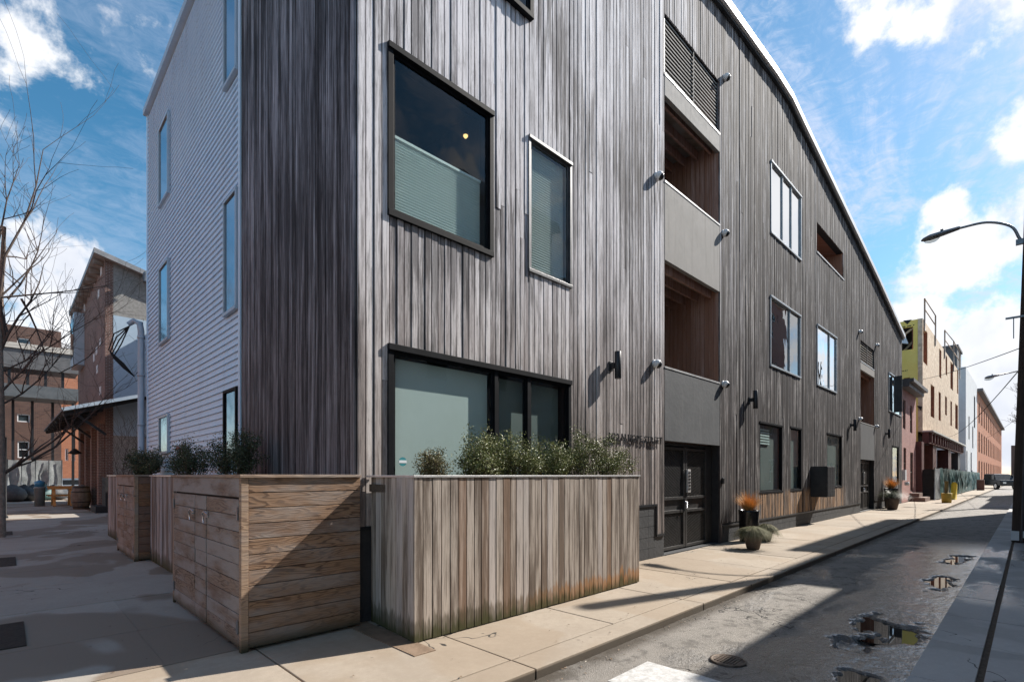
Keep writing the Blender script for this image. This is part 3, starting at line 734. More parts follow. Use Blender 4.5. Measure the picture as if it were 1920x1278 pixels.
# roof
rf = MB(); fa = MB(); sf = MB()
for (a, za), (b, zb) in zip(RL, RL[1:]):
    rf.box(a, b, 0.0, BD, za - 0.14, za - 0.02, zt=zb - 0.02, zbt=zb - 0.14)
    fa.box(a, b, -0.19, -0.0, za - 0.12, za + 0.07, zt=zb + 0.07, zbt=zb - 0.12)
    sf.box(a, b, -0.12, -0.04, za - 0.20, za - 0.125, zt=zb - 0.125, zbt=zb - 0.20)
rfo = build(rf, 'roof', ROOFM, bld); build(fa, 'fascia', WHITE, rfo); build(sf, 'soffit', DARKMETAL, rfo)
build(MB().box(-0.12, 0.0, 3.7, BD + .1, 11.05, 11.2), 'side_fascia', PIPE, bld)

# pale siding on the side wall: clapboards
sb0 = 1.35; nsb = 86
for q in range(nsb):
    z0_ = sb0 + q * 0.1128 + U(-.002, .002)
    vs = [(-0.032, 3.80, z0_), (-0.032, BD, z0_), (-0.004, BD, z0_ + 0.1128), (-0.004, 3.80, z0_ + 0.1128), (0.003, 3.80, z0_), (0.003, BD, z0_), (0.003, BD, z0_ + 0.1128), (0.003, 3.80, z0_ + 0.1128)]
    build(MB().add(vs, [(0, 3, 2, 1), (4, 5, 6, 7), (0, 1, 5, 4), (1, 2, 6, 5), (2, 3, 7, 6), (3, 0, 4, 7)]), 'siding_board', SIDING, bld)
build(MB().box(-0.045, 0.0, 3.715, 3.80, 1.3, 11.05).box(-0.045, 0.0, BD, BD + 0.09, 0.0, 11.05), 'corner_trim', SIDING, bld)
for q, (ya, yb_, z0_, z1_) in enumerate(((8.73, 9.62, 8.07, 9.85), (8.73, 9.60, 4.75, 6.50), (8.73, 9.60, 2.15, 2.95), (3.87, 4.46, 8.15, 9.95), (3.87, 4.46, 4.32, 6.17), (3.87, 4.46, 1.9, 2.97))):
    w = MB(); t_ = 0.05
    w.box(-0.075, -0.02, ya - t_, yb_ + t_, z1_, z1_ + t_).box(-0.085, -0.02, ya - t_, yb_ + t_, z0_ - t_, z0_).box(-0.075, -0.02, ya - t_, ya, z0_, z1_).box(-0.075, -0.02, yb_, yb_ + t_, z0_, z1_)
    fo = build(w, 'window', FRAME_D if q in (5,) else PIPE, bld)
    build(MB().box(-0.050, -0.03, ya, yb_, z0_, z1_), 'pane', SKYGL, fo)

def window_a(key, frame=FRAME_D, proud=0.025, fw=0.07, mull=(), content='room', gl=GLASS, depth=2.4, sashw=0.035, mw=0.035):
    x0, x1, z0, z1 = OPEN[key]
    f_ = MB(); yf = -0.028 - proud
    f_.box(x0 - 0.03, x1 + 0.03, yf - .02, 0.05, z1 - fw * .6, z1 + 0.03).box(x0 - 0.03, x1 + 0.03, yf - .01, 0.05, z0 - 0.03, z0 + fw * .6)
    f_.box(x0 - 0.03, x0 + fw * .6, yf, 0.05, z0 + fw * .6, z1 - fw * .6).box(x1 - fw * .6, x1 + 0.03, yf, 0.05, z0 + fw * .6, z1 - fw * .6)
    w = build(f_, 'window', frame, bld, bevel=0.004)
    xs = [x0 + fw * .6] + [x0 + (x1 - x0) * m for m in mull] + [x1 - fw * .6]
    for i, (a, b) in enumerate(zip(xs, xs[1:])):
        if i: build(MB().box(a - mw, a + mw, yf + .01, 0.045, z0 + fw * .6, z1 - fw * .6), 'mullion', frame, w)
        a_ = a + (mw + .001 if i else 0.001); b_ = b - (mw + .001 if i < len(xs) - 2 else 0.001); zA, zB = z0 + fw * .6 + .001, z1 - fw * .6 - .001
        s_ = MB().box(a_, b_, yf + .03, 0.03, zB - sashw, zB).box(a_, b_, yf + .03, 0.03, zA, zA + sashw).box(a_, a_ + sashw, yf + .03, 0.03, zA + sashw, zB - sashw).box(b_ - sashw, b_, yf + .03, 0.03, zA + sashw, zB - sashw)
        build(s_, 'sash', frame, w)
        build(MB().box(a_ + sashw, b_ - sashw, yf + 0.045, yf + 0.051, zA + sashw, zB - sashw), 'pane', gl, w)
    rm = MB(); d = depth
    mt = ROOM if content == 'room' else ROOMD
    rm.box(x0 - .3, x1 + .3, d, d + 0.05, z0 - .4, z1 + .6).box(x0 - .35, x0 - .3, 0.21, d, z0 - .4, z1 + .6).box(x1 + .3, x1 + .35, 0.21, d, z0 - .4, z1 + .6)
    rm.box(x0 - .3, x1 + .3, 0.21, d, z1 + 0.55, z1 + 0.6).box(x0 - .3, x1 + .3, 0.21, d, z0 - .45, z0 - .4)
    build(rm, 'room', mt, w)
    return w
# ground window group
w = window_a('w_low', mull=(0.51, 0.71), content='dark', fw=0.07, mw=0.03)
x0, x1, z0, z1 = OPEN['w_low']
build(MB().box(x0 + .1, 1.96, 0.075, 0.08, z0 + .1, z1 - .1), 'roller_shade', SHADE, w)
build(MB().box(2.1, 3.5, 0.12, 0.125, z0 + .1, z1 - .1), 'roller_shade', SHADED, w)
sx_, sz_ = PY(755, 865, -0.06)
st = MB().lathe([(0.052, 0.0), (0.052, 0.003)], (0, 0, 0), 20); st.v = [(sx_ + v[0], -0.060 - v[2], sz_ + v[1]) for v in st.v]
so_ = build(st, 'sticker', TEAL, w)
build(MB().box(sx_ - 0.05, sx_ + 0.05, -0.0655, -0.0635, sz_ - 0.016, sz_ + 0.016), 'white_band', STICKW, w)
# upper window with half lowered pleated blind
w = window_a('w_up1', fw=0.065, content='dark')
x0, x1, z0, z1 = OPEN['w_up1']
bl = MB(); zb = z0 + 0.08; zt_ = 5.52; npl = 26; vs = []; fs = []
for i in range(npl * 2 + 1):
    zz_ = zb + (zt_ - zb) * i / (npl * 2); yy_ = 0.09 + (0.018 if i % 2 else 0.0)
    vs += [(x0 + 0.09, yy_, zz_), (x1 - 0.09, yy_, zz_)]
    if i: fs.append((2 * i - 2, 2 * i - 1, 2 * i + 1, 2 * i))
bl.add(vs, fs)
build(bl, 'blind', BLIND, w)
build(MB().box(x0 + .09, x1 - .09, 0.08, 0.12, zt_, zt_ + 0.03), 'blind_rail', BLIND, w)
LPOS = (PY(873, 254, 0.6)[0], 0.6, PY(873, 254, 0.6)[1])
cl = thing('ceiling_light', 'small warm glowing ceiling light seen through the large upper window', 'ceiling light', LPOS)
build(MB().lathe([(0.018, -0.035), (0.032, -0.015), (0.032, 0.0)], LPOS), 'bulb', LAMPON, cl)
build(MB().lathe([(0.05, 0.0), (0.05, 0.03)], LPOS), 'rim', ROOM, cl)
# narrow upper window, fully blinded
w = window_a('w_up2', frame=FRAME_L, fw=0.03, proud=0.02, content='dark')
x0, x1, z0, z1 = OPEN['w_up2']
bl = MB(); zb = z0 + 0.08; zt_ = z1 - 0.06; npl = 48; vs = []; fs = []
for i in range(npl * 2 + 1):
    zz_ = zb + (zt_ - zb) * i / (npl * 2); yy_ = 0.06 + (0.015 if i % 2 else 0.0)
    vs += [(x0 + 0.06, yy_, zz_), (x1 - 0.06, yy_, zz_)]
    if i: fs.append((2 * i - 2, 2 * i - 1, 2 * i + 1, 2 * i))
bl.add(vs, fs); build(bl, 'blind', SHADE, w)
window_a('w_top', content='dark', proud=0.07)
window_a('w3', frame=FRAME_W, mw=0.02, sashw=0.015, fw=0.04, mull=(0.36, 0.66), content='dark', gl=GLASSR, depth=0.8)
w = window_a('w2', frame=FRAME_W, mw=0.02, sashw=0.015, fw=0.04, mull=(0.62,), content='dark', gl=GLASSF, depth=0.9)
window_a('w2b', frame=FRAME_W, mw=0.02, sashw=0.015, fw=0.04, mull=(0.62,), content='dark', gl=GLASSR, depth=0.8)
window_a('w2c', frame=FRAME_W, mw=0.02, sashw=0.015, fw=0.04, mull=(0.5,), content='dark', gl=GLASSR, depth=0.8)
# the open casement of the last window
build(MB().box(30.95, 31.0, -0.38, -0.05, 4.93, 6.85), 'open_casement', DARKMETAL, bld)
for kx in ('g1', 'g2', 'g3', 'g4'):
    w = window_a(kx, content='dark', gl=GLASS, depth=0.6, fw=0.05, proud=0.0)
    x0, x1, z0, z1 = OPEN[kx]
    build(MB().box(x0 + .05, x1 - .05, 0.09, 0.095, z0 + .04, z1 - .04), 'roller_shade', SHADED, w)
# pale slats built to imitate horizontal reflections of a louvred blind
w_ = OPEN['g1']
for q in range(6): build(MB().box(w_[0] + .12, w_[0] + .95, 0.055, 0.085, 2.45 + q * 0.075, 2.49 + q * 0.075), 'reflection_slat', BLIND, w)

# the recessed balconies of a shaft
def shaft(x0, x1, levels, louv, depth, panels, topz):
    # side and back walls
    bk = MB().box(x0, x1, depth, depth + 0.05, 2.3, topz).box(x0 - 0.05, x0, 0.21, depth, 2.3, topz)
    build(bk, 'recess_wall', PANELC, bld)
    k_ = int((depth - 0.0) / 0.11)
    for q in range(k_):
        build(MB().box(x1 - 0.012, x1 + 0.03, 0.0 + q * depth / k_ + .003, (q + 1) * depth / k_ - .003, 2.3, topz, random.random()), 'recess_board', WALLIN, bld)
    for z0_, z1_, mt in panels:
        pn = build(MB().box(x0, x1, -0.03, 0.06, z0_, z1_), 'balcony_panel', mt, bld, bevel=0.006)
        build(MB().box(x0 - .0, x1 + .0, -0.04, 0.08, z1_, z1_ + 0.035), 'rail_cap', CAPM, pn)
    for zf in levels:                                  # floor slabs with joists beneath
        build(MB().box(x0, x1 - .015, 0.061, depth - .002, zf, zf + 0.04), 'deck', PLANKD, bld)
        for q in range(6):
            yj = 0.15 + q * (depth - .25) / 5.0
            build(MB().box(x0 + .001, x1 - 0.016, yj, yj + 0.05, zf - 0.20, zf - .001), 'joist', WALLIN, bld)
    z0_, z1_, cnt = louv
    lo = build(MB().box(x0, x0 + 0.05, 0.0, 0.06, z0_, z1_), 'louvre', DARKMETAL, bld)
    build(MB().box(x1 - 0.07, x1 - 0.015, 0.0, 0.06, z0_, z1_), 'side_rail', DARKMETAL, lo)
    build(MB().box((x0 + x1) / 2 - .012, (x0 + x1) / 2 + .012, -0.012, 0.0, z0_, z1_), 'centre_rail', PANELC, lo)
    for q in range(cnt):
        zc_ = z0_ + (q + .5) * (z1_ - z0_) / cnt
        build(MB().obox(((x0 + x1) / 2 - .01, 0.02, zc_), ((x1 - x0) / 2 - .06, 0, 0), (0, 0.006, 0.0), (0, 0.0, 0.013)), 'slat', PANELC, lo)
shaft(6.59, 9.15, (5.95, 9.35), (9.62, 10.74, 13), 1.9, ((2.28, 3.72, PANELD), (5.86, 7.40, PANELC), (9.12, 9.52, PANELC)), 10.75)
shaft(23.31, 26.1, (6.2,), (6.52, 7.37, 8), 1.6, ((2.27, 3.84, PANELD), (6.12, 6.45, PANELC)), 7.38)
# glazed door glimpses at the back of the balconies
for z0_ in (3.75, 7.5):
    wq = build(MB().box(6.95, 7.0, 1.85, 1.899, z0_, z0_ + 1.9).box(7.75, 7.8, 1.85, 1.899, z0_, z0_ + 1.9).box(7.0, 7.75, 1.85, 1.899, z0_ + 1.85, z0_ + 1.9), 'balcony_window', FRAME_D, bld)
    build(MB().box(7.0, 7.75, 1.87, 1.89, z0_, z0_ + 1.85), 'pane', GLASSM, wq)
# small top balcony
x0, x1, z0, z1 = OPEN['bal']
build(MB().box(x0, x1, 1.6, 1.65, z0, z1).box(x0 - .05, x0, .21, 1.6, z0, z1).box(x0, x1, .061, 1.6, z0 - .05, z0), 'recess_wall', WALLIN, bld)
build(MB().box(x0, x1, 0.0, 1.6, z1 + .001, z1 + .04), 'recess_ceiling', WALLIN, bld)
for q in range(14): build(MB().box(x1 - .012, x1 + .02, q * .114 + .003, q * .114 + .111, z0, z1, random.random()), 'recess_board', WALLIN, bld)
build(MB().box(x0 - .02, x1 + .02, -0.05, 0.06, z0, z0 + 0.05), 'sill', CAPM, bld)

# gates
def gate(x0, x1, zt, label, yg=0.16):
    g = thing('gate', label, 'gate', ((x0 + x1) / 2, yg, 0))
    mid = (x0 + x1) / 2 - 0.10
    build(MB().box(x0, x0 + 0.05, yg, yg + .1, 0.02, zt - 0.06).box(x1 - 0.32, x1 - .016, yg, yg + .1, 0.02, zt - 0.06).box(x0, x1 - .016, yg, yg + .1, zt - 0.06, zt), 'gate_frame', GATEM, g)
    for li, (a, b) in enumerate(((x0 + 0.055, mid - 0.01), (mid + 0.01, x1 - 0.33))):
        fr_ = MB(); zl, zh = 0.05, zt - 0.07; w_ = 0.075
        y0_, y1_ = yg - 0.03, yg + 0.04
        fr_.box(a, a + w_, y0_, y1_, zl, zh).box(b - w_, b, y0_, y1_, zl, zh)
        for z_ in (zl, 0.80, 1.08, zh - w_): fr_.box(a + w_, b - w_, y0_, y1_, z_, z_ + 0.06)
        lf = build(fr_, 'gate_leaf', GATEM, g, bevel=0.003)
        build(MB().box(a + w_, b - w_, yg + 0.02, yg + 0.03, zl + .06, zh - w_), 'back_plate', GATEM, lf)
        ch = MB()
        for (zA, zB) in ((zl + .07, 0.79), (1.15, zh - w_ - .01)):
            n_ = int((zB - zA + (b - a)) / 0.065)
            for q in range(n_):
                t0 = zA - (b - a) + q * 0.065 if li == 0 else zA - (b - a) + q * 0.065
                # a line z = t0 + s*(x-a)
                xa, xb = a + w_, b - w_
                if li == 0: za_, zb_ = t0, t0 + (xb - xa)
                else: za_, zb_ = t0 + (xb - xa), t0
                # clip to zA..zB
                p0, p1 = Vector((xa, 0, za_)), Vector((xb, 0, zb_))
                def clip(p0, p1):
                    d_ = p1 - p0; t_0, t_1 = 0.0, 1.0
                    for lim, sg in ((zA, 1), (zB, -1)):
                        f0 = (p0.z - lim) * sg; f1 = (p1.z - lim) * sg
                        if f0 < 0 and f1 < 0: return None
                        if f0 < 0: t_0 = max(t_0, f0 / (f0 - f1))
                        elif f1 < 0: t_1 = min(t_1, f0 / (f0 - f1))
                    return (p0 + d_ * t_0, p0 + d_ * t_1) if t_1 > t_0 + .02 else None
                c_ = clip(p0, p1)
                if c_:
                    A, B = c_; A.y = B.y = yg + 0.008; ch.bar(A, B, 0.02, 0.022)
        build(ch, 'chevron_ribs', GATEM, lf)
    lb = build(MB().box(mid + 0.03, mid + 0.17, yg - 0.075, yg - 0.031, 1.22, 1.72), 'entry_panel', CAPM, g, bevel=0.008)
    for q in range(6): build(MB().box(mid + 0.06, mid + 0.14, yg - 0.083, yg - 0.076, 1.28 + q * .07, 1.32 + q * .07), 'button', DARKMETAL, lb)
    build(MB().tube([(mid - 0.04, yg - 0.03, 1.02), (mid - 0.04, yg - 0.09, 1.02), (mid - 0.04, yg - 0.09, 0.90)], 0.012), 'handle', CHROME, g)
    build(MB().box(mid - 0.07, mid - .012, yg - 0.05, yg - .031, 0.84, 1.10), 'lock_plate', DARKMETAL, g)
    return g
gate(6.59, 9.15, 2.27, 'black double metal gate with chevron ribs, in the bay nearest the corner planter')
gate(23.31, 26.1, 2.25, 'black double metal gate further down the street, below the small grey panel')
build(MB().box(6.59, 9.15, 0.45, 0.5, 0, 2.3), 'lobby_wall', ROOMD, bld)
build(MB().box(6.5, 9.2, -0.02, 0.6, -0.01, 0.02), 'threshold', PLINTH, bld)
build(MB().box(23.25, 26.2, -0.02, 0.6, -0.01, 0.02), 'threshold', PLINTH, bld)

# ---------------- address lettering
def text_mesh(txt, size, depth, name, mat, loc, rot, parent=None):
    cu = bpy.data.curves.new(name, 'FONT'); cu.body = txt; cu.size = size; cu.extrude = depth; cu.resolution_u = 2
    o = bpy.data.objects.new(name, cu); COL.objects.link(o)
    bpy.context.view_layer.update()
    me = bpy.data.meshes.new_from_object(o.evaluated_get(bpy.context.evaluated_depsgraph_get()))
    bpy.data.objects.remove(o)
    me.materials.clear(); me.materials.append(mat)
    n_ = bpy.data.objects.new(name, me); COL.objects.link(n_); n_.rotation_euler = rot
    n_.location = Vector(loc) - off(parent)
    if parent is not None: n_.parent = parent
    return n_
ad = thing('address_sign', 'row of dark metal address letters standing off the boards right of the shrubs', 'sign', (4.6, -0.06, 2.2))
xx_ = 4.60
for ch_ in '1120 N HOPE STREET':
    if ch_ == ' ': xx_ += 0.055; continue
    o = text_mesh(ch_, 0.185, 0.008, 'letter', DARKMETAL, (xx_, -0.062, 2.20), (R(90), 0, 0), ad)
    xx_ += max(v.co.x for v in o.data.vertices) + 0.016
# ---------------- wall lamps and cameras
def wall_lamp(x, z, label):
    t = thing('wall_lamp', label, 'wall lamp', (x, -0.028, z), 'cylindrical wall lamps')
    build(MB().box(x - 0.05, x + 0.05, -0.048, -0.024, z - 0.08, z + 0.08), 'back_plate', DARKMETAL, t, bevel=0.004)
    build(MB().box(x - 0.03, x + 0.03, -0.125, -0.048, z - 0.045, z + 0.045), 'arm', DARKMETAL, t)
    build(MB().lathe([(0.052, -0.23), (0.057, -0.225), (0.057, 0.225), (0.052, 0.23)], (x, -0.18, z), 24), 'cylinder', DARKMETAL, t)
for px, py, lb in ((1142, 687, 'black up and down wall lamp nearest the corner, between planter and first gate'), (1403, 750, 'black cylinder wall lamp just right of the first gate bay'),
                   (1593, 797, 'black cylinder wall lamp just left of the far gate'), (1659, 813, 'black cylinder wall lamp just right of the far gate')):
    x, z = PY(px, py); wall_lamp(x, z, lb)
def camera_dome(x, z, label):
    t = thing('security_camera', label, 'security camera', (x, -0.028, z), 'white security cameras on the boards')
    m_ = MB().lathe([(0.075, 0.0), (0.078, 0.02), (0.06, 0.035)], (0, 0, 0), 18); m_.v = [(x + v[0], -0.026 - v[2], z + v[1]) for v in m_.v]
    build(m_, 'mount', WHITE, t)
    b = MB(); q = Vector((0.35, -0.75, -0.55)).normalized(); c = Vector((x, -0.085, z - 0.01)) 
    prof = [(0.02, -0.075), (0.06, -0.055), (0.085, -0.02), (0.088, 0.02), (0.078, 0.05)]
    a_ = q.cross(Vector((0, 0, 1))).normalized(); b_ = q.cross(a_)
    tmp = MB().lathe(prof, (0, 0, 0), 20); b.v = [tuple(c + a_ * v[0] + b_ * v[1] + q * v[2]) for v in tmp.v]; b.f = tmp.f; b.r = tmp.r; b.smooth = tmp.smooth
    build(b, 'housing', WHITE, t)
    tmp = MB().lathe([(0.072, 0.045), (0.065, 0.07), (0.035, 0.095), (0.01, 0.1)], (0, 0, 0), 20); e = MB(); e.v = [tuple(c + a_ * v[0] + b_ * v[1] + q * v[2]) for v in tmp.v]; e.f = tmp.f; e.r = tmp.r; e.smooth = tmp.smooth
    build(e, 'lens', POTB, t)
for px, py, lb in ((1228, 332, 'white security camera left of the first gate bay, beside the upper balcony'), (1224, 682, 'white security camera left of the first gate bay, above the charcoal panel'),
                   (1355, 148, 'white security camera right of the first bay, beside the louvres, highest of all'), (1353, 438, 'white security camera right of the first bay, beside the grey balcony panel'),
                   (1353, 720, 'white security camera right of the first bay, beside the charcoal panel'), (1609, 622, 'small white security camera left of the far louvres'),
                   (1641, 647, 'small white security camera right of the far louvres'), (1609, 785, 'small white security camera left of the far grey panel'), (1640, 799, 'small white security camera right of the far grey panel')):
    x, z = PY(px, py); camera_dome(x, z, lb)

# intercom, mailbox
x, z = PY(1351, 900)
t = thing('intercom', 'small black intercom box on the boards right of the first gate', 'intercom', (x, -0.03, z))
build(MB().box(x - .045, x + .045, -0.08, -0.024, z - .08, z + .05), 'housing', POTB, t, bevel=0.006)
build(MB().lathe([(0.012, 0), (0.012, .012)], (x, -0.055, z + .05), 12), 'bell', CHROME, t)
t = thing('mailbox_unit', 'black steel cluster of mailboxes hung on the boards between the ground floor windows', 'mailbox', (16.7, -0.03, 0.9))
build(MB().box(16.22, 17.16, -0.50, -0.024, 0.88, 1.885), 'case', DARKMETAL, t, bevel=0.006)
for i in range(3):
    for j in range(5):
        a = 16.25 + i * 0.30; z_ = 0.91 + j * 0.192
        d_ = build(MB().box(a, a + 0.285, -0.514, -0.501, z_, z_ + 0.18), 'mailbox_door', DARKMETAL, t, bevel=0.003)
        build(MB().lathe([(0.012, 0), (0.012, 0.01)], (a + 0.24, -0.519, z_ + 0.09), 8), 'lock', CHROME, d_)

# ---------------- street planter with shrubs
def vboards(face, fixed, a0, a1, z0, z1, mat, root, w=0.115, out=-1, nm='board', widths=None):
    n_ = round((a1 - a0) / w); ws = [U(0.93, 1.07) for _ in range(n_)]; sm = sum(ws); a = a0
    for q in ws:
        b = a + q / sm * (a1 - a0); j = U(-0.003, 0.003)
        if face == 'y': m_ = MB().box(a + .006, b - .006, fixed + out * (0.022 + j), fixed, z0 + U(0, .006), z1, random.random())
        else: m_ = MB().box(fixed + out * (0.022 + j), fixed, a + .004, b - .004, z0 + U(0, .006), z1, random.random())
        build(m_, nm, mat, root); a = b
pt = thing('planter_box', 'large timber planter of vertical boards with mossy orange base, in front of the street facade', 'planter', (2.05, -0.55, 0))
build(MB().box(0.18, 4.02, -0.98, -0.05, 0.01, 1.42), 'liner', BLACK, pt)
vboards('y', -0.985, 0.06, 4.05, 0.01, 1.575, PLANT, pt, 0.104)
for q in range(8):
    ya_ = -1.0 + q * .1175; xo = 0.085 + 0.085 * (q + .5) / 8
    build(MB().box(xo - .022 + U(-.003, .003), xo, ya_ + .004, ya_ + .1135, 0.01, 1.575, random.random()), 'board', PLANT, pt)
build(MB().box(4.025, 4.05, -0.983, -0.05, 0.01, 1.575), 'end_wall', PLANT, pt)
build(MB().box(0.05, 4.06, -1.02, -0.92, 1.576, 1.598).box(0.09, 0.19, -0.92, -0.04, 1.576, 1.598).box(3.96, 4.06, -0.92, -0.04, 1.576, 1.598), 'cap', CAPM, pt, bevel=0.003)
build(MB().box(0.12, 3.98, -0.93, -0.06, 1.42, 1.50), 'soil', SOIL, pt)

def shrub(c, rx, ry, h, label, leafm, nst=26, nl=2600, leaf=0.017, spread=0.9, group=None, cat='shrub'):
    cx, cy, cz = c
    t = thing('shrub', label, cat, c, group)
    st = MB(); lf = MB(); tips = []
    for i in range(nst):
        a = U(0, 2 * math.pi); rr = math.sqrt(random.random())
        ex, ey = cx + math.cos(a) * rr * rx, cy + math.sin(a) * rr * ry
        ez = cz + h * (1 - 0.5 * rr * rr) * (U(0.5, 0.92) if random.random() < .75 else U(.9, 1.12))
        p0 = Vector((cx + (ex - cx) * .15, cy + (ey - cy) * .15, cz - 0.04)); p2 = Vector((ex, ey, ez)); p1 = (p0 + p2) / 2 + Vector((U(-.04, .04), U(-.04, .04), -0.06 * rr))
        pts = [p0.lerp(p1, 0.0), p0.lerp(p1, .6), p1.lerp(p2, .2), p1.lerp(p2, .7), p2]
        st.tube(pts, [0.006, 0.005, 0.004, 0.003, 0.0015], 4, caps=False)
        tips.append(pts)
        for q in range(3):
            k_ = U(0.35, 0.95); s0 = p0.lerp(p2, k_); e0 = s0 + Vector((U(-1, 1), U(-1, 1), U(.1, 1.2))).normalized() * U(0.06, 0.16) * (h / .5)
            pp = [s0, (s0 + e0) / 2 + Vector((U(-.01, .01), U(-.01, .01), 0)), e0]; st.tube(pp, [0.003, 0.002, 0.001], 4, caps=False); tips.append(pp)
    for i in range(int(nl * 1.45)):
        pp = random.choice(tips); k_ = random.random() ** 0.75 * (len(pp) - 1.001); j = int(k_); p = pp[j].lerp(pp[j + 1], k_ - j)
        p = p + Vector((random.gauss(0, 1), random.gauss(0, 1), random.gauss(0, 1))) * 0.028 * (h / .5)
        d = Vector((U(-1, 1), U(-1, 1), U(-0.3, 1))).normalized(); s_ = d.cross(Vector((U(-1, 1), U(-1, 1), U(-1, 1)))).normalized()
        L_ = leaf * U(0.9, 1.8); nrm = d.cross(s_) * L_ * .25
        lf.add([p, p + d * L_ * .5 + s_ * L_ * .33 + nrm, p + d * L_, p + d * L_ * .5 - s_ * L_ * .33 + nrm], [(0, 1, 2, 3)], random.random())
    build(st, 'stems', TWIG, t); build(lf, 'foliage', leafm, t)
    return t
def sh(px, py, w_px, top, yy, label, leafm, **kw):
    x, z = PY(px, 893, yy); xr = PY(px + w_px, 893, yy)[0]; zt_ = PY(px, top, yy)[1]
    return shrub((x, yy, 1.50), (xr - x) * 1.0, min(0.3, (xr - x)), zt_ - 1.50, label, leafm, **kw)
G_S = 'shrubs in the street planter'
sh(812, 0, 28, 829, -0.62, 'small round yellow-green shrub standing alone at the left of the street planter', LEAFY, nl=2600, leaf=0.014, nst=34, group=G_S)
sh(898, 0, 36, 806, -0.58, 'spreading shrub with a long left-leaning branch, second from left in street planter', LEAF, nl=3600, nst=34, group=G_S)
sh(925, 0, 36, 800, -0.45, 'tall thin shrub in front of the window mullion in the street planter', LEAF, nl=3200, group=G_S)
sh(972, 0, 40, 806, -0.55, 'dense olive shrub in the middle of the street planter, below the third pane', LEAF, nl=3600, nst=32, group=G_S)
sh(1030, 0, 42, 820, -0.5, 'lower shrub below the right end of the ground window in the street planter', LEAF, nl=3600, nst=32, group=G_S)
sh(1085, 0, 40, 806, -0.5, 'upright shrub just right of the ground window in the street planter', LEAF, nl=3400, nst=32, group=G_S)
sh(1140, 0, 46, 820, -0.55, 'rightmost shrub of the street planter, below the address letters', LEAF, nl=4000, nst=34, group=G_S)

# ---------------- timber lockers and grey planters along the side wall
def locker(name, label, x0, x1, y0, y1, planks=11, doors=True, mat_side=PLANK, mat_front=PLANKD):
    t = thing(name, label, 'storage locker', ((x0 + x1) / 2, (y0 + y1) / 2, 0))
    build(MB().box(x0 + .04, x1 - .01, y0 + .04, y1 - .02, 0.02, 1.44), 'carcass', BLACK, t)
    ph = 1.55 / planks
    for q in range(planks):
        build(MB().box(x0 + 0.062, x1, y0 + U(-.003, .002), y0 + 0.03, 0.03 + q * ph + .003, 0.03 + (q + 1) * ph - .003, random.random()), 'side_plank', mat_side, t, bevel=0.003)
    build(MB().box(x0 - 0.004, x0 + 0.06, y0 - 0.008, y0 + 0.05, 0.0, 1.574, .3), 'corner_post', POST, t, bevel=0.004)
    build(MB().box(x0, x0 + 0.03, y1 - 0.05, y1, 0.0, 1.574, .6), 'corner_post', POST, t, bevel=0.004)
    build(MB().box(x0 - .02, x1, y0 - 0.03, y1 + 0.01, 1.575, 1.604, .4), 'lid', POST, t, bevel=0.004)
    build(MB().box(x0 - .002, x0 + .03, y0 + .051, y1 - .051, 1.40, 1.573, .8), 'top_rail', mat_front, t)
    ya, yb_ = y0 + 0.055, y1 - 0.055
    cuts = [ya, ya + (yb_ - ya) * 0.42, ya + (yb_ - ya) * 0.60, yb_] if doors else [ya, yb_]
    for di, (a, b) in enumerate(zip(cuts, cuts[1:])):
        d_ = build(MB().box(x0 + .032, x0 + .045, a + .004, b - .004, 0.05, 1.37), 'door' if di != 1 else 'fixed_panel', BLACK, t)
        for q in range(9):
            h_ = 1.34 / 9
            build(MB().box(x0 + U(-.004, .002), x0 + 0.03, a + .014, b - .014, 0.04 + q * h_ + .003, 0.04 + (q + 1) * h_ - .003, random.random()), 'plank', mat_front, d_, bevel=0.002)
        if di != 1:
            yh = a + .03 if di == 0 else b - .03
            for zz_ in (0.22, 1.25): build(MB().box(x0 - .012, x0 - .004, yh - .02, yh + .02, zz_ - .06, zz_ + .06), 'hinge', GALV, d_)
            yl = b - .05 if di == 0 else a + .05
            build(MB().tube([(x0 - .015, yl - .03, 1.20), (x0 - .04, yl - .02, 1.22), (x0 - .045, yl + .02, 1.20), (x0 - .03, yl + .04, 1.10)], 0.007, 6).box(x0 - .02, x0 - .004, yl - .05, yl + .01, 1.16, 1.22), 'latch', CHROME, d_)
    return t
locker('storage_locker', 'timber locker with two latched doors and knotty planks at the building corner', -1.19, -0.03, -0.14, 2.5)
locker('storage_locker', 'second timber locker further along the side wall, with dark red-brown planks facing the corner', -1.0, -0.03, 6.5, 8.55, mat_side=wood_plank('reddish_plank', a=(0.26, 0.13, 0.07), b=(0.08, 0.04, 0.03), grey=0.1))
def side_planter(y0, y1, label):
    t = thing('planter_box', label, 'planter', (-0.4, (y0 + y1) / 2, 0))
    build(MB().box(-0.74, -0.04, y0 + .03, y1 - .03, 0.01, 1.45), 'liner', BLACK, t)
    vboards('x', -0.745, y0, y1, 0.01, 1.57, PLANTG, t, 0.12)
    build(MB().box(-0.744, -0.04, y0, y0 + .025, 0.01, 1.57).box(-0.744, -0.04, y1 - .025, y1, 0.01, 1.57), 'end_wall', PLANTG, t)
    build(MB().box(-0.79, -0.70, y0 - .0, y1, 1.572, 1.598), 'cap', CAPM, t)
    build(MB().box(-0.69, -0.05, y0 + .03, y1 - .03, 1.44, 1.50), 'soil', SOIL, t)
side_planter(2.55, 6.42, 'grey vertical board planter between the two timber lockers')
side_planter(8.6, 12.0, 'grey vertical board planter beyond the second timber locker')
GS2 = 'dark shrubs along the side wall'
YA, YB, YC = PX(442, 0, -.45)[0], PX(362, 0, -.45)[0], PX(270, 0, -.45)[0]
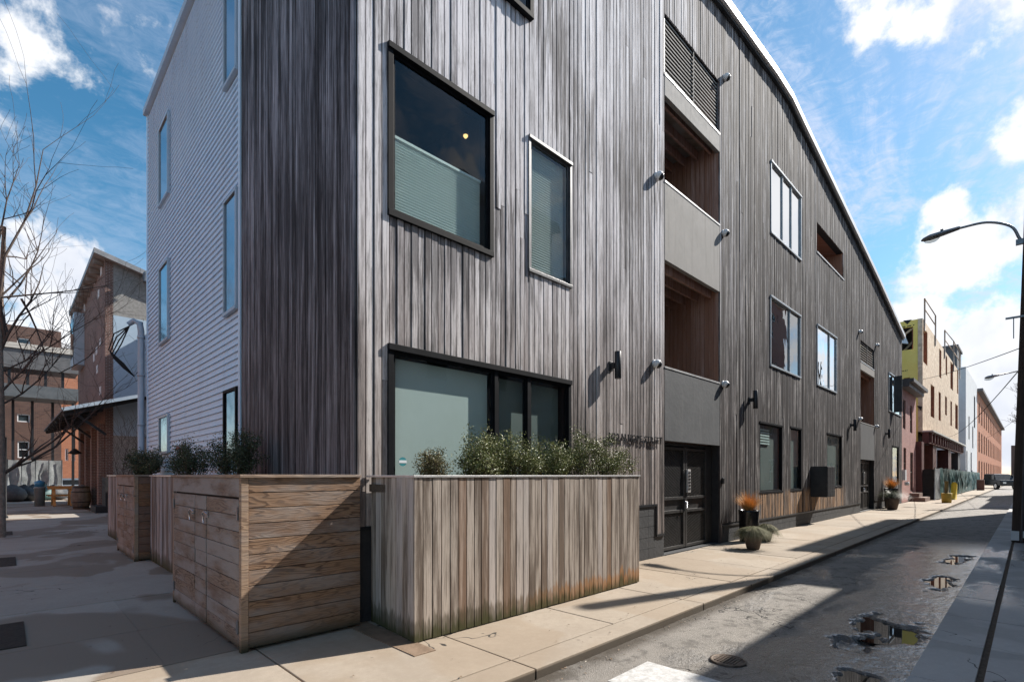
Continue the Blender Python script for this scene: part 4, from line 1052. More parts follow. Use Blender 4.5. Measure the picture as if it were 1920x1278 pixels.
shrub((-0.45, YA, 1.5), 0.34, 0.40, PX(430, 806, -.45)[1] - 1.45, 'tallest dark shrub, at the right end of the side planter beside the first siding window', LEAFD, nl=3600, nst=34, leaf=0.019, group=GS2)
t = shrub((-0.48, YB, 1.5), 0.36, 0.75, PX(362, 826, -.45)[1] - 1.45, 'broad dark shrub with a red bloom in the middle of the side planters', LEAFD, nl=4200, nst=40, leaf=0.02, group=GS2)
fl = MB()
for q in range(16):
    a = U(0, 6.28); e = U(-.3, 1.2); c = Vector((-0.66, YB, PX(380, 838, -.6)[1])); d = Vector((math.cos(a) * math.cos(e), math.sin(a) * math.cos(e), math.sin(e)))
    s_ = d.cross(Vector((0, 0, 1))).normalized() * 0.025
    fl.add([c, c + d * .03 + s_, c + d * .06, c + d * .03 - s_], [(0, 1, 2, 3)])
build(fl, 'flower', RED, t)
shrub((-0.42, YC, 1.5), 0.38, 1.15, PX(270, 838, -.45)[1] - 1.45, 'farthest dark shrub, above the second locker near the drainpipe', LEAFD, nl=3600, nst=38, leaf=0.028, group=GS2)

# ---------------- drainpipe with hood and cable loops
dp = thing('drainpipe', 'pale blue vertical pipe with curved hood at the far corner of the siding', 'drainpipe', (-0.14, 11.36, 0))
build(MB().tube([(-0.14, 11.42, 0.0), (-0.14, 11.42, 5.4), (-0.17, 11.42, 5.6), (-0.28, 11.5, 5.66), (-0.40, 11.55, 5.55)], [0.075, 0.075, 0.08, 0.075, 0.06], 12), 'pipe', PIPE, dp)
for z_ in (2.9, 4.2, 5.2): build(MB().lathe([(0.088, 0), (0.088, 0.06)], (-0.14, 11.42, z_), 14), 'collar', PIPE, dp)
ca = MB()
for q in range(4):
    ca.tube([(-0.38, 11.5, 5.5), (-0.55 - q * .05, 11.5, 5.0 + q * .08), (-0.72 - q * .03, 11.5, 4.62 + .06 * q), (-0.5, 11.5, 4.38 + q * .04), (-0.28, 11.5, 4.2), (-0.18, 11.5, 4.35)], 0.016, 5)
build(ca, 'cables', BLACK, dp)

# ---------------- pots with plants beside the gates
def blades(mb, c, n_, L0, L1, w, droop, up=0.9, spread=1.0):
    for i in range(n_):
        a = U(0, 6.283); tilt = U(0.0, 1.0) * spread; L_ = U(L0, L1)
        d = Vector((math.cos(a) * tilt, math.sin(a) * tilt, up)).normalized(); s_ = Vector((-math.sin(a), math.cos(a), 0)) * w
        p = Vector(c) + Vector((math.cos(a), math.sin(a), 0)) * U(0, 0.06); pts = []
        for j in range(5):
            pts.append(p.copy()); p = p + d * L_ / 4; d = (d + Vector((math.cos(a) * .25 * droop, math.sin(a) * .25 * droop, -0.42 * droop))).normalized()
        vs = []; fs = []
        for j, q in enumerate(pts):
            ww = s_ * (1 - j / 4.2); vs += [q - ww, q + ww]
            if j: fs.append((2 * j - 2, 2 * j - 1, 2 * j + 1, 2 * j))
        mb.add(vs, fs, random.random())
def tall_pot(x, y, s_, label, lp):
    t = thing('tall_pot', label, 'pot', (x, y, 0))
    build(MB().lathe([(0.19 * s_, 0.0), (0.205 * s_, 0.02), (0.225 * s_, 0.6 * s_), (0.235 * s_, 0.72 * s_), (0.235 * s_, 0.76 * s_), (0.20 * s_, 0.76 * s_), (0.19 * s_, 0.70 * s_)], (x, y, 0), 24), 'pot', POTB, t)
    g = MB(); blades(g, (x, y, 0.70 * s_), 900, 0.30 * s_, 0.62 * s_, 0.0045, 0.40, spread=0.75)
    o = build(g, 'dry_grass', STRAW, None); tag(o, lp, 'grass')
def low_pot(x, y, s_, label, lp, mat=SEDGE, droop=1.5):
    t = thing('clay_pot', label, 'pot', (x, y, 0))
    build(MB().lathe([(0.11 * s_, 0.0), (0.13 * s_, 0.02), (0.19 * s_, 0.28 * s_), (0.21 * s_, 0.36 * s_), (0.17 * s_, 0.36 * s_), (0.165 * s_, 0.32 * s_)], (x, y, 0), 22), 'pot', POTC, t)
    g = MB(); blades(g, (x, y, 0.33 * s_), 1100, 0.30 * s_, 0.72 * s_, 0.0045, droop * 1.9, spread=0.95)
    o = build(g, 'trailing_grass', mat, None); tag(o, lp, 'plant')
x1_, y1_ = PY(1404, 1010, -0.36)[0], -0.36
tall_pot(x1_, y1_, 1.0, 'tall glossy black pot beside the first gate, behind the clay pots', 'dry orange grass standing in the tall black pot by the first gate')
gx, gy = G(1412, 1029); low_pot(gx, gy, 1.0, 'brown clay pot in front of the tall black pot by the first gate', 'green and straw sedge spilling over the front clay pot by the first gate')
gx, gy = G(1436, 1014); low_pot(gx, gy, 0.85, 'smaller clay pot just right behind the front one at the first gate', 'pale dried sedge hanging over the smaller clay pot by the first gate', droop=2.2)
tall_pot(28.1, -0.35, 1.25, 'tall square-shouldered black pot beyond the far gate', 'dry orange grass in the black pot beyond the far gate')
low_pot(26.6, -0.62, 1.5, 'wide clay bowl of leaves left of the far black pot', 'dark leafy plant in the clay bowl beyond the far gate', mat=LEAFD, droop=0.8)

# ------------------------------------------------------------------ utility poles and street lamps
def lamp_head(t, base, tip, s_=1.0):
    """cobra head from base (arm end) to tip"""
    b, e = Vector(base), Vector(tip); d = (e - b).normalized(); side = d.cross(Vector((0, 0, 1))).normalized(); up = side.cross(d)
    L_ = (e - b).length
    m_ = MB(); secs = [(0.0, 0.045, 0.04), (0.04, 0.075, 0.055), (0.45, 0.12, 0.075), (0.75, 0.15, 0.08), (0.93, 0.10, 0.05), (1.0, 0.03, 0.02)]; vs = []; fs = []
    for k_, w_, h_ in secs:
        c = b + d * L_ * k_
        for j in range(12):
            a = 2 * math.pi * j / 12; sy = math.sin(a); vs.append(c + side * math.cos(a) * w_ * s_ + up * (sy * h_ * (1.0 if sy > 0 else 0.55)) * s_)
    for i in range(len(secs) - 1):
        for j in range(12): fs.append((i * 12 + j, i * 12 + (j + 1) % 12, (i + 1) * 12 + (j + 1) % 12, (i + 1) * 12 + j))
    fs += [tuple(range(12)), tuple(reversed(range(60, 72)))]
    m_.add(vs, fs, .5, True); build(m_, 'lamp_housing', GALV, t)
    c = b + d * L_ * 0.72 - up * 0.035 * s_; ln = MB(); vs = []; fs = []
    for i, (rr, hh) in enumerate(((1.0, 0.0), (0.85, 0.05), (0.5, 0.085), (0.1, 0.10))):
        for j in range(12):
            a = 2 * math.pi * j / 12; vs.append(c + side * math.cos(a) * 0.11 * rr * s_ + d * math.sin(a) * 0.17 * rr * s_ - up * hh * s_)
        if i:
            for j in range(12): fs.append(((i - 1) * 12 + j, (i - 1) * 12 + (j + 1) % 12, i * 12 + (j + 1) % 12, i * 12 + j))
    ln.add(vs, fs, .5, True); build(ln, 'lens', glass('lamp_lens', (0.7, 0.72, 0.72), 0.2), t)
    c = b + d * L_ * 0.45 + up * 0.075 * s_
    build(MB().obox(c + up * .02, d * .03, side * .03, up * .025), 'photocell', DARKMETAL, t)
bx, by = 14.55, -5.12
pole = thing('utility_pole', 'thick dark wooden utility pole leaning slightly at the right edge of the picture', 'utility pole', (bx, by, 0))
pm = MB(); ptsp = []; rad = []
ye0 = PX(1887, 1015, bx)[0]; ye1 = PX(1911, 450, bx)[0]
def pole_y(z_): return (ye0 - 1.41 * .20) + ((ye1 - 1.41 * .165) - (ye0 - 1.41 * .20)) * z_ / 7.24
for i in range(15):
    z_ = i * 0.75; ptsp.append((bx, pole_y(z_), z_)); rad.append(0.20 - 0.0048 * z_)
build(pm.tube(ptsp, rad, 20), 'pole', POLEW, pole)
by = pole_y(0)
cb = MB().tube([(bx - .22, by + .02, 0.02), (bx - .20, pole_y(4.6) + .02, 4.6), (bx - .19, pole_y(6) + .02, 6.0)], 0.025, 6)
build(cb, 'conduit', M('dark_conduit', (0.06, 0.05, 0.05), (0.1, 0.085, 0.08), 4.0, 0.6), pole)
build(MB().obox((bx - .2, by + .13, 0.16), (0.02, 0, 0), (0, 0.07, 0), (0, 0, 0.11)).obox((bx - .22, by - .02, 0.2), (0.012, 0, 0), (0, 0.05, 0), (0, 0, 0.08)), 'paper_scraps', STICKW, pole)
build(MB().obox((bx - .15, pole_y(5.3) + .1, 5.35), (0.03, 0, 0), (0, 0.32, 0), (0, 0, 0.02)).obox((bx - .15, pole_y(5.3) + .28, 5.1), (0.01, 0, 0), (0, 0.01, 0), (0, 0, 0.25)), 'bracket', GALV, pole)
yh0, zh0 = PX(1798, 428, bx); yh1, zh1 = PX(1727, 452, bx); 
ya, za = PX(1850, 417, bx); yb2, zb2 = PX(1895, 424, bx); yc, zc_ = PX(1911, 446, bx)
sl_ = thing('street_lamp', 'grey cobra-head street lamp on curved arm, nearest and largest, upper right', 'street lamp', (bx, by, zc_))
def smooth_path(p, n_=6):
    p = [Vector(q) for q in p]; p = [p[0] * 2 - p[1]] + p + [p[-1] * 2 - p[-2]]; o_ = []
    for i in range(1, len(p) - 2):
        for j in range(n_):
            t_ = j / n_; a, b, c, d = p[i - 1:i + 3]
            o_.append(0.5 * ((2 * b) + (c - a) * t_ + (2 * a - 5 * b + 4 * c - d) * t_ ** 2 + (3 * b - a - 3 * c + d) * t_ ** 3))
    return o_ + [p[-2]]
build(MB().tube(smooth_path([(bx, by - .0, zc_ - .1), (bx, yc, zc_), (bx, yb2 + .0, zb2), (bx, ya, za), (bx, yh0, zh0)]), 0.03, 10), 'arm', GALV, sl_)
lamp_head(sl_, (bx, yh0 - .03, zh0), (bx, yh1, zh1), 1.0)
build(MB().obox((bx, by + .03, zc_ - .1), (0.05, 0, 0), (0, 0.09, 0), (0, 0, 0.06)), 'clamp', GALV, sl_)
# second lamp and pole farther down
bx2 = 37.8; by2 = -5.35
p2 = thing('utility_pole', 'second wooden utility pole farther down the street, behind the near one', 'utility pole', (bx2, by2, 0))
build(MB().tube([(bx2, by2, 0), (bx2, by2, 9.5)], [0.17, 0.12], 12), 'pole', POLEW, p2)
y2, z2 = PX(1874, 703, bx2); y3, z3 = PX(1846, 709, bx2)
s2 = thing('street_lamp', 'small distant cobra-head street lamp above the end of the street', 'street lamp', (bx2, by2, z2))
build(MB().tube([(bx2, by2, z2 - .5), (bx2, by2 + .5, z2 + .05), (bx2, (by2 + y2) / 2, z2 + .12), (bx2, y2, z2)], 0.035, 8), 'arm', GALV, s2)
lamp_head(s2, (bx2, y2, z2), (bx2, y3, z3), 1.3)
# overhead wires
def wire(a, b, sag, label, r_=0.012):
    a, b = Vector(a), Vector(b); pts = []
    for i in range(13):
        t_ = i / 12; p = a.lerp(b, t_); p.z -= sag * 4 * t_ * (1 - t_); pts.append(p)
    o = build(MB().tube(pts, r_, 5), 'overhead_wire', BLACK); tag(o, label, 'wire', 'overhead wires')
wire((bx, by - .15, 4.7), (42.0, 0.0, PY(1732, 711)[1]), 0.1, 'thin black wire from the near pole to the unfinished building')
wire((bx2, by2, 5.6), (95, 0.2, 6.5), 0.5, 'thin wire from the far pole towards the white building')
wire((bx, by, 4.2), (60, 0.4, 5.2), 0.5, 'lower thin wire crossing the street towards the red brick row')

# ------------------------------------------------------------------ buildings down the street
def rect_wall(mb, x0, x1, y, z0, z1, ops, th=0.25):
    """wall in plane y facing -y with real openings"""
    xs = sorted(set([x0, x1] + [v for o in ops for v in o[:2]])); zs = sorted(set([z0, z1] + [v for o in ops for v in o[2:]]))
    for a, b in zip(xs, xs[1:]):
        for c, d in zip(zs, zs[1:]):
            if any(o[0] < (a + b) / 2 < o[1] and o[2] < (c + d) / 2 < o[3] for o in ops): continue
            mb.box(a, b, y, y + th, c, d)
def house(label, x0, x1, y0, y1, h, wallm, wins, cat='house', roofm=ROOFM, frame=WHITE, name='house', cornice=None, gl=GLASSM, facing=-1):
    t = thing(name, label, cat, ((x0 + x1) / 2, (y0 + y1) / 2, 0))
    m_ = MB()
    if facing == -1:
        rect_wall(m_, x0, x1, y0, 0, h, wins); m_.box(x0, x0 + .2, y0 + .25, y1, 0, h).box(x1 - .2, x1, y0 + .25, y1, 0, h).box(x0 + .2, x1 - .2, y1 - .2, y1, 0, h)
    else:
        m_.box(x0, x1, y0, y0 + .2, 0, h).box(x0, x0 + .2, y0 + .2, y1 - .25, 0, h).box(x1 - .2, x1, y0 + .2, y1 - .25, 0, h); rect_wall(m_, x0, x1, y1 - .25, 0, h, wins)
    build(m_, 'wall', wallm, t)
    build(MB().box(x0 + .2, x1 - .2, y0 + .25, y1 - .25, h - .15, h - .05), 'roof', roofm, t)
    yf = y0 if facing == -1 else y1
    for a, b, c, d in wins:
        s = -facing
        ya_, yb_ = (yf + .06, yf + .12) if facing == -1 else (yf - .12, yf - .06)
        f_ = MB().box(a, b, ya_, yb_, c, c + .08).box(a, b, ya_, yb_, d - .08, d).box(a, a + .07, ya_, yb_, c + .08, d - .08).box(b - .07, b, ya_, yb_, c + .08, d - .08)
        if d - c > 1.2: f_.box(a + .07, b - .07, ya_, yb_, (c + d) / 2 - .03, (c + d) / 2 + .03)
        w_ = build(f_, 'window', frame, t)
        build(MB().box(a + .0, b - .0, yb_ + .01 if facing == -1 else ya_ - .03, yb_ + .03 if facing == -1 else ya_ - .01, c, d), 'pane', gl, w_)
    if cornice:
        build(MB().box(x0 - .05, x1 + .05, yf - cornice if facing == -1 else yf, yf if facing == -1 else yf + cornice, h - .32, h + .04), 'cornice', frame if cornice < .3 else ROOFM, t)
    return t
# small pink brick house next door
bx0, bx1 = 33.55, 39.2
hz = PY(1705, 735)[1]
h1 = house('narrow pink brick row house with dark cornice between wood building and construction site', bx0, bx1, 0.05, 9, 6.9, BR_PINK,
           [(34.3, 35.2, 4.3, 6.0), (36.8, 37.7, 4.2, 5.9), (34.5, 35.4, 1.4, 3.2), (36.9, 38.0, 0.55, 3.0)], frame=M('brown_frame', (0.12, 0.10, 0.09), (0.16, 0.13, 0.12), 5.0, 0.6))
build(MB().box(bx0, bx1 + .1, -0.55, 0.05, 6.85, 7.05).box(bx0, bx1 + .05, -0.35, 0.05, 6.6, 6.85), 'cornice', M('grey_brown_cornice', (0.09, 0.085, 0.085), (0.13, 0.12, 0.12), 5.0, 0.6), h1)
build(MB().box(36.2, 38.3, -0.75, 0.04, 0, 0.25).box(36.6, 38.1, -0.42, 0.04, 0.25, 0.5), 'front_steps', M('brown_stone', (0.17, 0.11, 0.09), (0.24, 0.16, 0.13), 6.0, 0.8), h1)
build(MB().box(33.9, 34.3, -0.12, 0.04, 1.3, 1.9).lathe([(0.11, 0), (0.11, 0.2)], (34.1, -0.16, 1.0), 12), 'meter_box', WHITEW, h1)
# unfinished building: strand board front, yellow side
cx0 = PY(1730, 600)[0]; cx1 = PY(1797, 700)[0]
ub = thing('unfinished_building', 'unfinished building with bare strand board front, yellow sheathed side and red steel ground floor', 'building', ((cx0 + cx1) / 2, 5, 0))
zt_c = PY(1730, 596)[1]; zlow = PY(1718, 738)[1]
fw_ = []
for pa, pb, ya_, yb_ in ((1731, 1739, 618, 682), (1761, 1765, 655, 708), (1773, 1776, 667, 703), (1782, 1787, 680, 730), (1794.5, 1796.5, 693, 738), (1745, 1752, 722, 782), (1760, 1764, 735, 788), (1772, 1775.5, 743, 778), (1782, 1785, 752, 798), (1791, 1796, 758, 804)):
    X0, X1 = PY(pa, 0)[0], PY(pb, 0)[0]; zA = PY((pa + pb) / 2, yb_)[1]; zB = PY((pa + pb) / 2, ya_)[1]; fw_.append((X0, X1, zA, zB))
m_ = MB(); rect_wall(m_, cx0, cx1, 0.0, 4.55, zt_c, fw_, 0.3); build(m_, 'front_wall', OSB, ub)
for a, b, c, d in fw_: build(MB().box(b - 0.02, b + .03, 0.02, 0.6, c, d).box(a, b, 0.55, .6, c, d), 'opening_edge', OSBE, ub)
# side wall facing the camera side
sy = lambda px: PX(px, 0, cx0)[0]
holes = [(1688, 1712.5, PX(1700, 614, cx0)[1], PX(1700, 656, cx0)[1]), (1694, 1706, PX(1700, 708, cx0)[1], PX(1700, 725, cx0)[1])]
ys_ = [(min(sy(a), sy(b)), max(sy(a), sy(b)), min(c, d), max(c, d)) for a, b, c, d in holes]
Ys = sorted(set([0.26, 9.0] + [v for o in ys_ for v in o[:2]])); Zs = sorted(set([0, zt_c - .02] + [v for o in ys_ for v in o[2:]])); sw = MB()
for a, b in zip(Ys, Ys[1:]):
    for c, d in zip(Zs, Zs[1:]):
        if any(o[0] < (a + b) / 2 < o[1] and o[2] < (c + d) / 2 < o[3] for o in ys_): continue
        sw.box(cx0 - .03, cx0 + .15, a, b, c, d)
build(sw, 'side_wall', YELLOW, ub)
o1 = ys_[0]; build(MB().box(cx0 + .02, cx0 + .05, o1[0], o1[1], o1[2] - 1.5, o1[2] + .01), 'infill_board', OSB, ub)
build(MB().box(cx0 - .05, cx0 - .001, 0.02, 0.255, PX(1725, 688, cx0)[1], zt_c - .1), 'corner_board', OSB, ub)
build(MB().bar((cx0 + .3, o1[0], o1[3]), (cx0 + .3, o1[1], o1[2] + 1.0), .12).bar((cx0 + .8, o1[0], o1[2] + .8), (cx0 + .8, o1[1], o1[2]), .12), 'brace', OSB, ub)
# printed triangles and lines on the sheathing
def sq(px, py): q_ = PX(px, py, cx0); return (cx0 - .036, q_[0], q_[1])
for tri in (((1693, 601), (1710, 599), (1701.5, 608)), ((1719, 732), (1729, 719), (1729, 732)), ((1719, 760), (1729, 762), (1727, 770))):
    build(MB().add([sq(*p) for p in tri], [(0, 1, 2)]), 'printed_triangle', BLACK, ub)
for xa__, xb__, y_a, y_b in ((1690, 1715, 613, 608), (1692, 1702, 695, 693)):
    for q in range(9):
        if q % 4 == 3: continue
        pa = xa__ + (xb__ - xa__) * q / 9; yy_ = y_a + (y_b - y_a) * q / 9
        a_, b_ = sq(pa, yy_), sq(pa + (xb__ - xa__) / 9 * .8, yy_ + 1.6); build(MB().box(cx0 - .036, cx0 - .034, a_[1], b_[1], min(a_[2], b_[2]), max(a_[2], b_[2])), 'printed_letter', BLACK, ub)
build(MB().box(cx0 - .08, cx0 - .031, 1.3, 1.5, PX(1718, 690, cx0)[1], PX(1718, 640, cx0)[1]).obox((cx0 - .1, 1.2, PX(1718, 632, cx0)[1]), (.05, 0, 0), (0, .35, .1), (0, .1, .3)), 'loose_wrap', STICKW, ub)
st = MB().box(cx0 - .3, cx1, -0.35, -0.02, 3.75, 4.5)
build(st, 'steel_beam', STEELR, ub); 
for q in range(16): build(MB().box(cx0 + q * (cx1 - cx0) / 16, cx0 + q * (cx1 - cx0) / 16 + .22, -0.50, -0.36, 3.8, 4.45), 'bracket', STEELR, ub)
build(MB().box(cx0 - .4, cx1 + .2, -0.6, 0.0, 4.5, 4.6), 'ledge', CAPM, ub)
for q, px in enumerate((1719, 1741, 1771, 1790)):
    X = PY(px, 0)[0]; build(MB().box(X, X + (1.0, 2.0, 2.2, 2.0)[q], -0.25, 0.5, 0, 3.75), 'steel_column', STEELR if q < 3 else PANELD, ub)
build(MB().box(cx0 + .2, cx1, 4.0, 4.1, 0, 4.5).box(cx0 + .3, cx1, 0.3, 12, 4.4, 4.5).box(cx0 + .3, cx1, 0.6, 12, 8.6, 8.7).box(cx0 + .2, cx1 - .1, 11.9, 12, 4.5, zt_c - .5).box(cx1 - .2, cx1, .31, 11.9, 4.51, zt_c - .05).box(cx0 + .16, cx1 - .21, .31, 8.9, zt_c - .25, zt_c - .08), 'inner_floors', ROOMD, ub)
tops = [(1732, 560, 600), (1752.5, 592, 632), (1770, 619, 655), (1787, 640, 675), (1798, 659, 695)]
RAILM = M('weathered_scaffold_pole', (0.3, 0.24, 0.2), (0.42, 0.34, 0.28), 5.0, 0.6)
pp = []
for px, ya_, yb_ in tops:
    X = PY(px, 0)[0]; zA = PY(px, ya_)[1]; zB = zt_c - .8
    build(MB().tube([(X, -0.05, zB), (X, -0.05, zA)], 0.05, 6), 'rail_post', RAILM, ub); pp.append((X, zA))
for (a, za_), (b, zb_) in zip(pp, pp[1:]):
    if (a, za_) == pp[1]: continue
    build(MB().tube([(a, -0.05, za_), (b, -0.05, zb_)], 0.04, 5), 'top_rail', RAILM, ub)
    build(MB().tube([(a, -0.05, (za_ + zt_c) / 2), (b, -0.05, (zb_ + zt_c) / 2)], 0.04, 5), 'mid_rail', RAILM, ub)
# white building then red brick row
wx0 = PY(1811, 0)[0]; wx1 = PY(1832, 0)[0]
zw = PY(1815, 694)[1]
wins = [(PY(1826, 0)[0], PY(1828.5, 0)[0], zw * .56, zw * .86), (PY(1816, 0)[0], PY(1818, 0)[0], zw * .42, zw * .62), (PY(1823, 0)[0], PY(1825, 0)[0], zw * .36, zw * .56), (PY(1812, 0)[0], PY(1814, 0)[0], 0.2, 4.4), (PY(1820, 0)[0], PY(1822, 0)[0], 0.2, 4.4)]
house('pale grey white modern building beyond the unfinished one', wx0, wx1, 0.0, 14, zw, WHITEW, wins, 'building', frame=DARKMETAL, name='building')
rx1 = PY(1878, 0)[0]
wins = []
for q in range(14):
    X = wx1 + 3 + q * (rx1 - wx1 - 6) / 14
    hr = PY(1836, 735)[1]
    for z0_ in (0.05, .36, .67): wins.append((X, X + 2.4, z0_ * hr, (z0_ + .22) * hr))
house('long orange-red brick mill building with rows of tall windows near the end of the street', wx1 + .2, rx1, 0.0, 22, PY(1836, 735)[1], BR_RED, wins, 'building', frame=DARKMETAL, name='building', cornice=0.6)
house('dark brick building closing the far end of the street', 225, 232, -20, -1, 11, BR_BROWN, [], 'building', name='building')
hh = thing('rooftop_tank', 'dark box tank standing on the red brick mill roof', 'tank', (rx1 - 60, 6, 17.7))
build(MB().box(rx1 - 64, rx1 - 56, 4, 9, 17.75, 24.5), 'tank', ROOFM, hh); build(MB().box(rx1 - 64.3, rx1 - 55.7, 3.8, 9.2, 24.5, 24.9), 'rim', ROOFM, hh)

# green tarp fence round the site
fe = thing('site_fence', 'construction fence wrapped in torn green tarpaulin along the unfinished building', 'fence', (45, -1.0, 0))
def tarp_panel(a, b, h, mat, amp=0.10, nm='tarp_panel'):
    a, b = Vector(a), Vector(b); d = b - a; s_ = Vector((-d.y, d.x, 0)).normalized(); m_ = MB(); nu = max(6, int(d.length / .15)); nv = 10
    sd = random.random() * 50
    for i in range(nu + 1):
        for j in range(nv + 1):
            p = a.lerp(b, i / nu); z_ = h * j / nv - (0.1 * abs(noise.noise(Vector((i * .3, sd, 0)))) if j == nv else 0)
            w_ = amp * noise.noise(Vector((i * .5 + sd, j * .25, sd))) * math.sin(math.pi * (j + .5) / (nv + 1))
            m_.v.append((p.x + s_.x * w_, p.y + s_.y * w_, z_ + 0.05)); m_.r.append(.5)
    for i in range(nu):
        for j in range(nv):
            q = i * (nv + 1) + j; m_.f.append((q, q + nv + 1, q + nv + 2, q + 1)); m_.smooth.append(True)
    return build(m_, nm, mat, fe)
tarp_panel((39.4, 0.0, 0), (39.4, -0.85, 0), 1.95, BLACK)
tarp_panel((39.4, -0.85, 0), (40.6, -1.0, 0), 2.0, TARPW)
xs = [40.6, 43.0, 46.5, 51, 56, 62, 70, 80]
for i, (a, b) in enumerate(zip(xs, xs[1:])): tarp_panel((a, -1.0 + .08 * (i % 2), 0), (b, -1.0 + .08 * ((i + 1) % 2), 0), 2.05 - .03 * i, TARP if i != 1 else M('dark_green_tarp', (0.02, 0.045, 0.045), (0.05, 0.09, 0.085), 3.0, 0.4, .6, .03), 0.22)
for x in xs + [39.4]: build(MB().tube([(x, -0.85, 0), (x, -0.85, 2.1)], 0.03, 6), 'post', GALV, fe)
# yellow bollard, sign pot
gx, gy = 37.3, -1.62
t = thing('bollard', 'leaning yellow bollard at the kerb before the tarp fence', 'bollard', (gx + 4, gy, 0))
build(MB().tube([(gx + 4, gy, 0), (gx + 4.05, gy - .03, 1.0), (gx + 4.06, gy - .04, 1.12)], [0.16, 0.16, 0.10], 12), 'post', YPAINT, t)
t = thing('parking_block', 'squat yellow-green concrete bucket with a short post beside the yellow bollard', 'bucket', (35.9, -1.75, 0))
build(MB().lathe([(0.22, 0), (0.26, 0.55), (0.24, 0.56)], (35.9, -1.75, 0), 14), 'bucket', M('ochre_plastic', (0.38, 0.26, 0.03), (0.46, 0.33, 0.06), 5.0, 0.6), t)
build(MB().tube([(35.9, -1.75, 0.5), (35.9, -1.75, 1.25)], 0.09, 8), 'post', M('olive_post', (0.12, 0.09, 0.03), (0.16, 0.13, 0.05), 5.0, 0.7), t)
t = build(MB().box(70.0, 70.4, -1.8, -1.2, 0, 1.1), 'kerb_post', M('rusty_post', (0.13, 0.06, 0.05), (0.18, 0.09, 0.07), 5.0, 0.8)); tag(t, 'short rust-brown post at the kerb in front of the parked pickup', 'post')

# vehicles
def vehicle(name, label, cat, c, heading, prof_body, prof_cab, width, wheels, paint, group=None):
    """profiles are (along, height) outlines"""
    t = thing(name, label, cat, (0, 0, 0), group)
    def pr(poly, w, ins=0.0):
        m_ = MB(); n_ = len(poly); vs = []
        mz = max(p[1] for p in poly); lo = min(p[1] for p in poly)
        for sgn in (-1, 1):
            for p in poly: vs.append((p[0], sgn * (w / 2 - ins * (p[1] - lo) / (mz - lo + .001)), p[1]))
        m_.add(vs, [tuple(range(n_)), tuple(reversed(range(n_, 2 * n_)))] + [(i, i + n_, (i + 1) % n_ + n_, (i + 1) % n_) for i in range(n_)]); return m_
    build(pr(prof_body, width), 'body', paint, t, bevel=0.05)
    cabo = build(pr(prof_cab, width - .1, .16), 'cabin', paint, t, bevel=0.04)
    cz = [p for p in prof_cab]; zlo = min(p[1] for p in cz) + .08; zhi = max(p[1] for p in cz) - .08; xa = min(p[0] for p in cz) + .35; xb = max(p[0] for p in cz) - .35
    for sgn in (-1, 1):
        build(MB().box(xa, xb, sgn * (width / 2 - .06) - .02, sgn * (width / 2 - .06) + .01, zlo, zhi - .05), 'side_window', GLASSM, cabo)
    for wxp, wr in wheels:
        for sgn in (-1, 1):
            y_ = sgn * (width / 2 - .10); w_ = build(MB().tube([(wxp, y_ - .11, wr), (wxp, y_ + .11, wr)], wr, 20), 'wheel', RUBBER, t)
            build(MB().tube([(wxp, y_ - .118, wr), (wxp, y_ + .118, wr)], wr * .58, 14), 'rim', CHROME, w_)
    xf = max(p[0] for p in prof_body); xr_ = min(p[0] for p in prof_body)
    for sgn in (-1, 1):
        build(MB().box(xf - .05, xf + .02, sgn * .62 - .15, sgn * .62 + .15, .72, .9), 'headlight', CHROME, t)
        build(MB().box(xr_ - .02, xr_ + .05, sgn * .66 - .1, sgn * .66 + .1, .78, 1.0), 'tail_light', RED, t)
    t.location = c; t.rotation_euler = (0, 0, heading)
    return t
gxp, gyp = 76.0, -1.75
vehicle('pickup_truck', 'dark parked pickup truck with covered bed at the end of the fence', 'pickup truck', (82, -2.35, -.1), R(180 + 90 - 62),
        [(-2.7, .45), (2.7, .45), (2.75, .95), (2.6, 1.12), (-2.7, 1.15)], [(-0.9, 1.1), (1.7, 1.1), (0.95, 1.82), (-0.7, 1.85), (-.9, 1.8)], 1.95, ((-1.7, .42), (1.75, .42)), CARP)
vehicle('parked_car', 'small white car seen end-on far down the street', 'car', (140, -3.4, -.1), 0,
        [(-2.2, .35), (2.2, .35), (2.2, .8), (1.9, .9), (-2.2, .95)], [(-1.9, .9), (1.2, .9), (.5, 1.42), (-1.3, 1.42)], 1.75, ((-1.4, .32), (1.4, .32)), M('white_car_paint', (0.6, 0.6, 0.6), (0.65, 0.65, 0.65), 1.0, 0.3, 0.0))
vehicle('parked_car', 'dark blue-grey car parked beyond the picnic table in the side street', 'car', (0.6, 47.5, -.1), R(200),
        [(-2.2, .35), (2.2, .35), (2.2, .8), (1.9, .92), (-2.2, .95)], [(-1.9, .9), (1.2, .9), (.5, 1.45), (-1.3, 1.45)], 1.75, ((-1.4, .32), (1.4, .32)), M('blue_grey_paint', (0.08, 0.1, 0.12), (0.1, 0.12, 0.15), 1.0, 0.25, 0.0, metallic=.4))

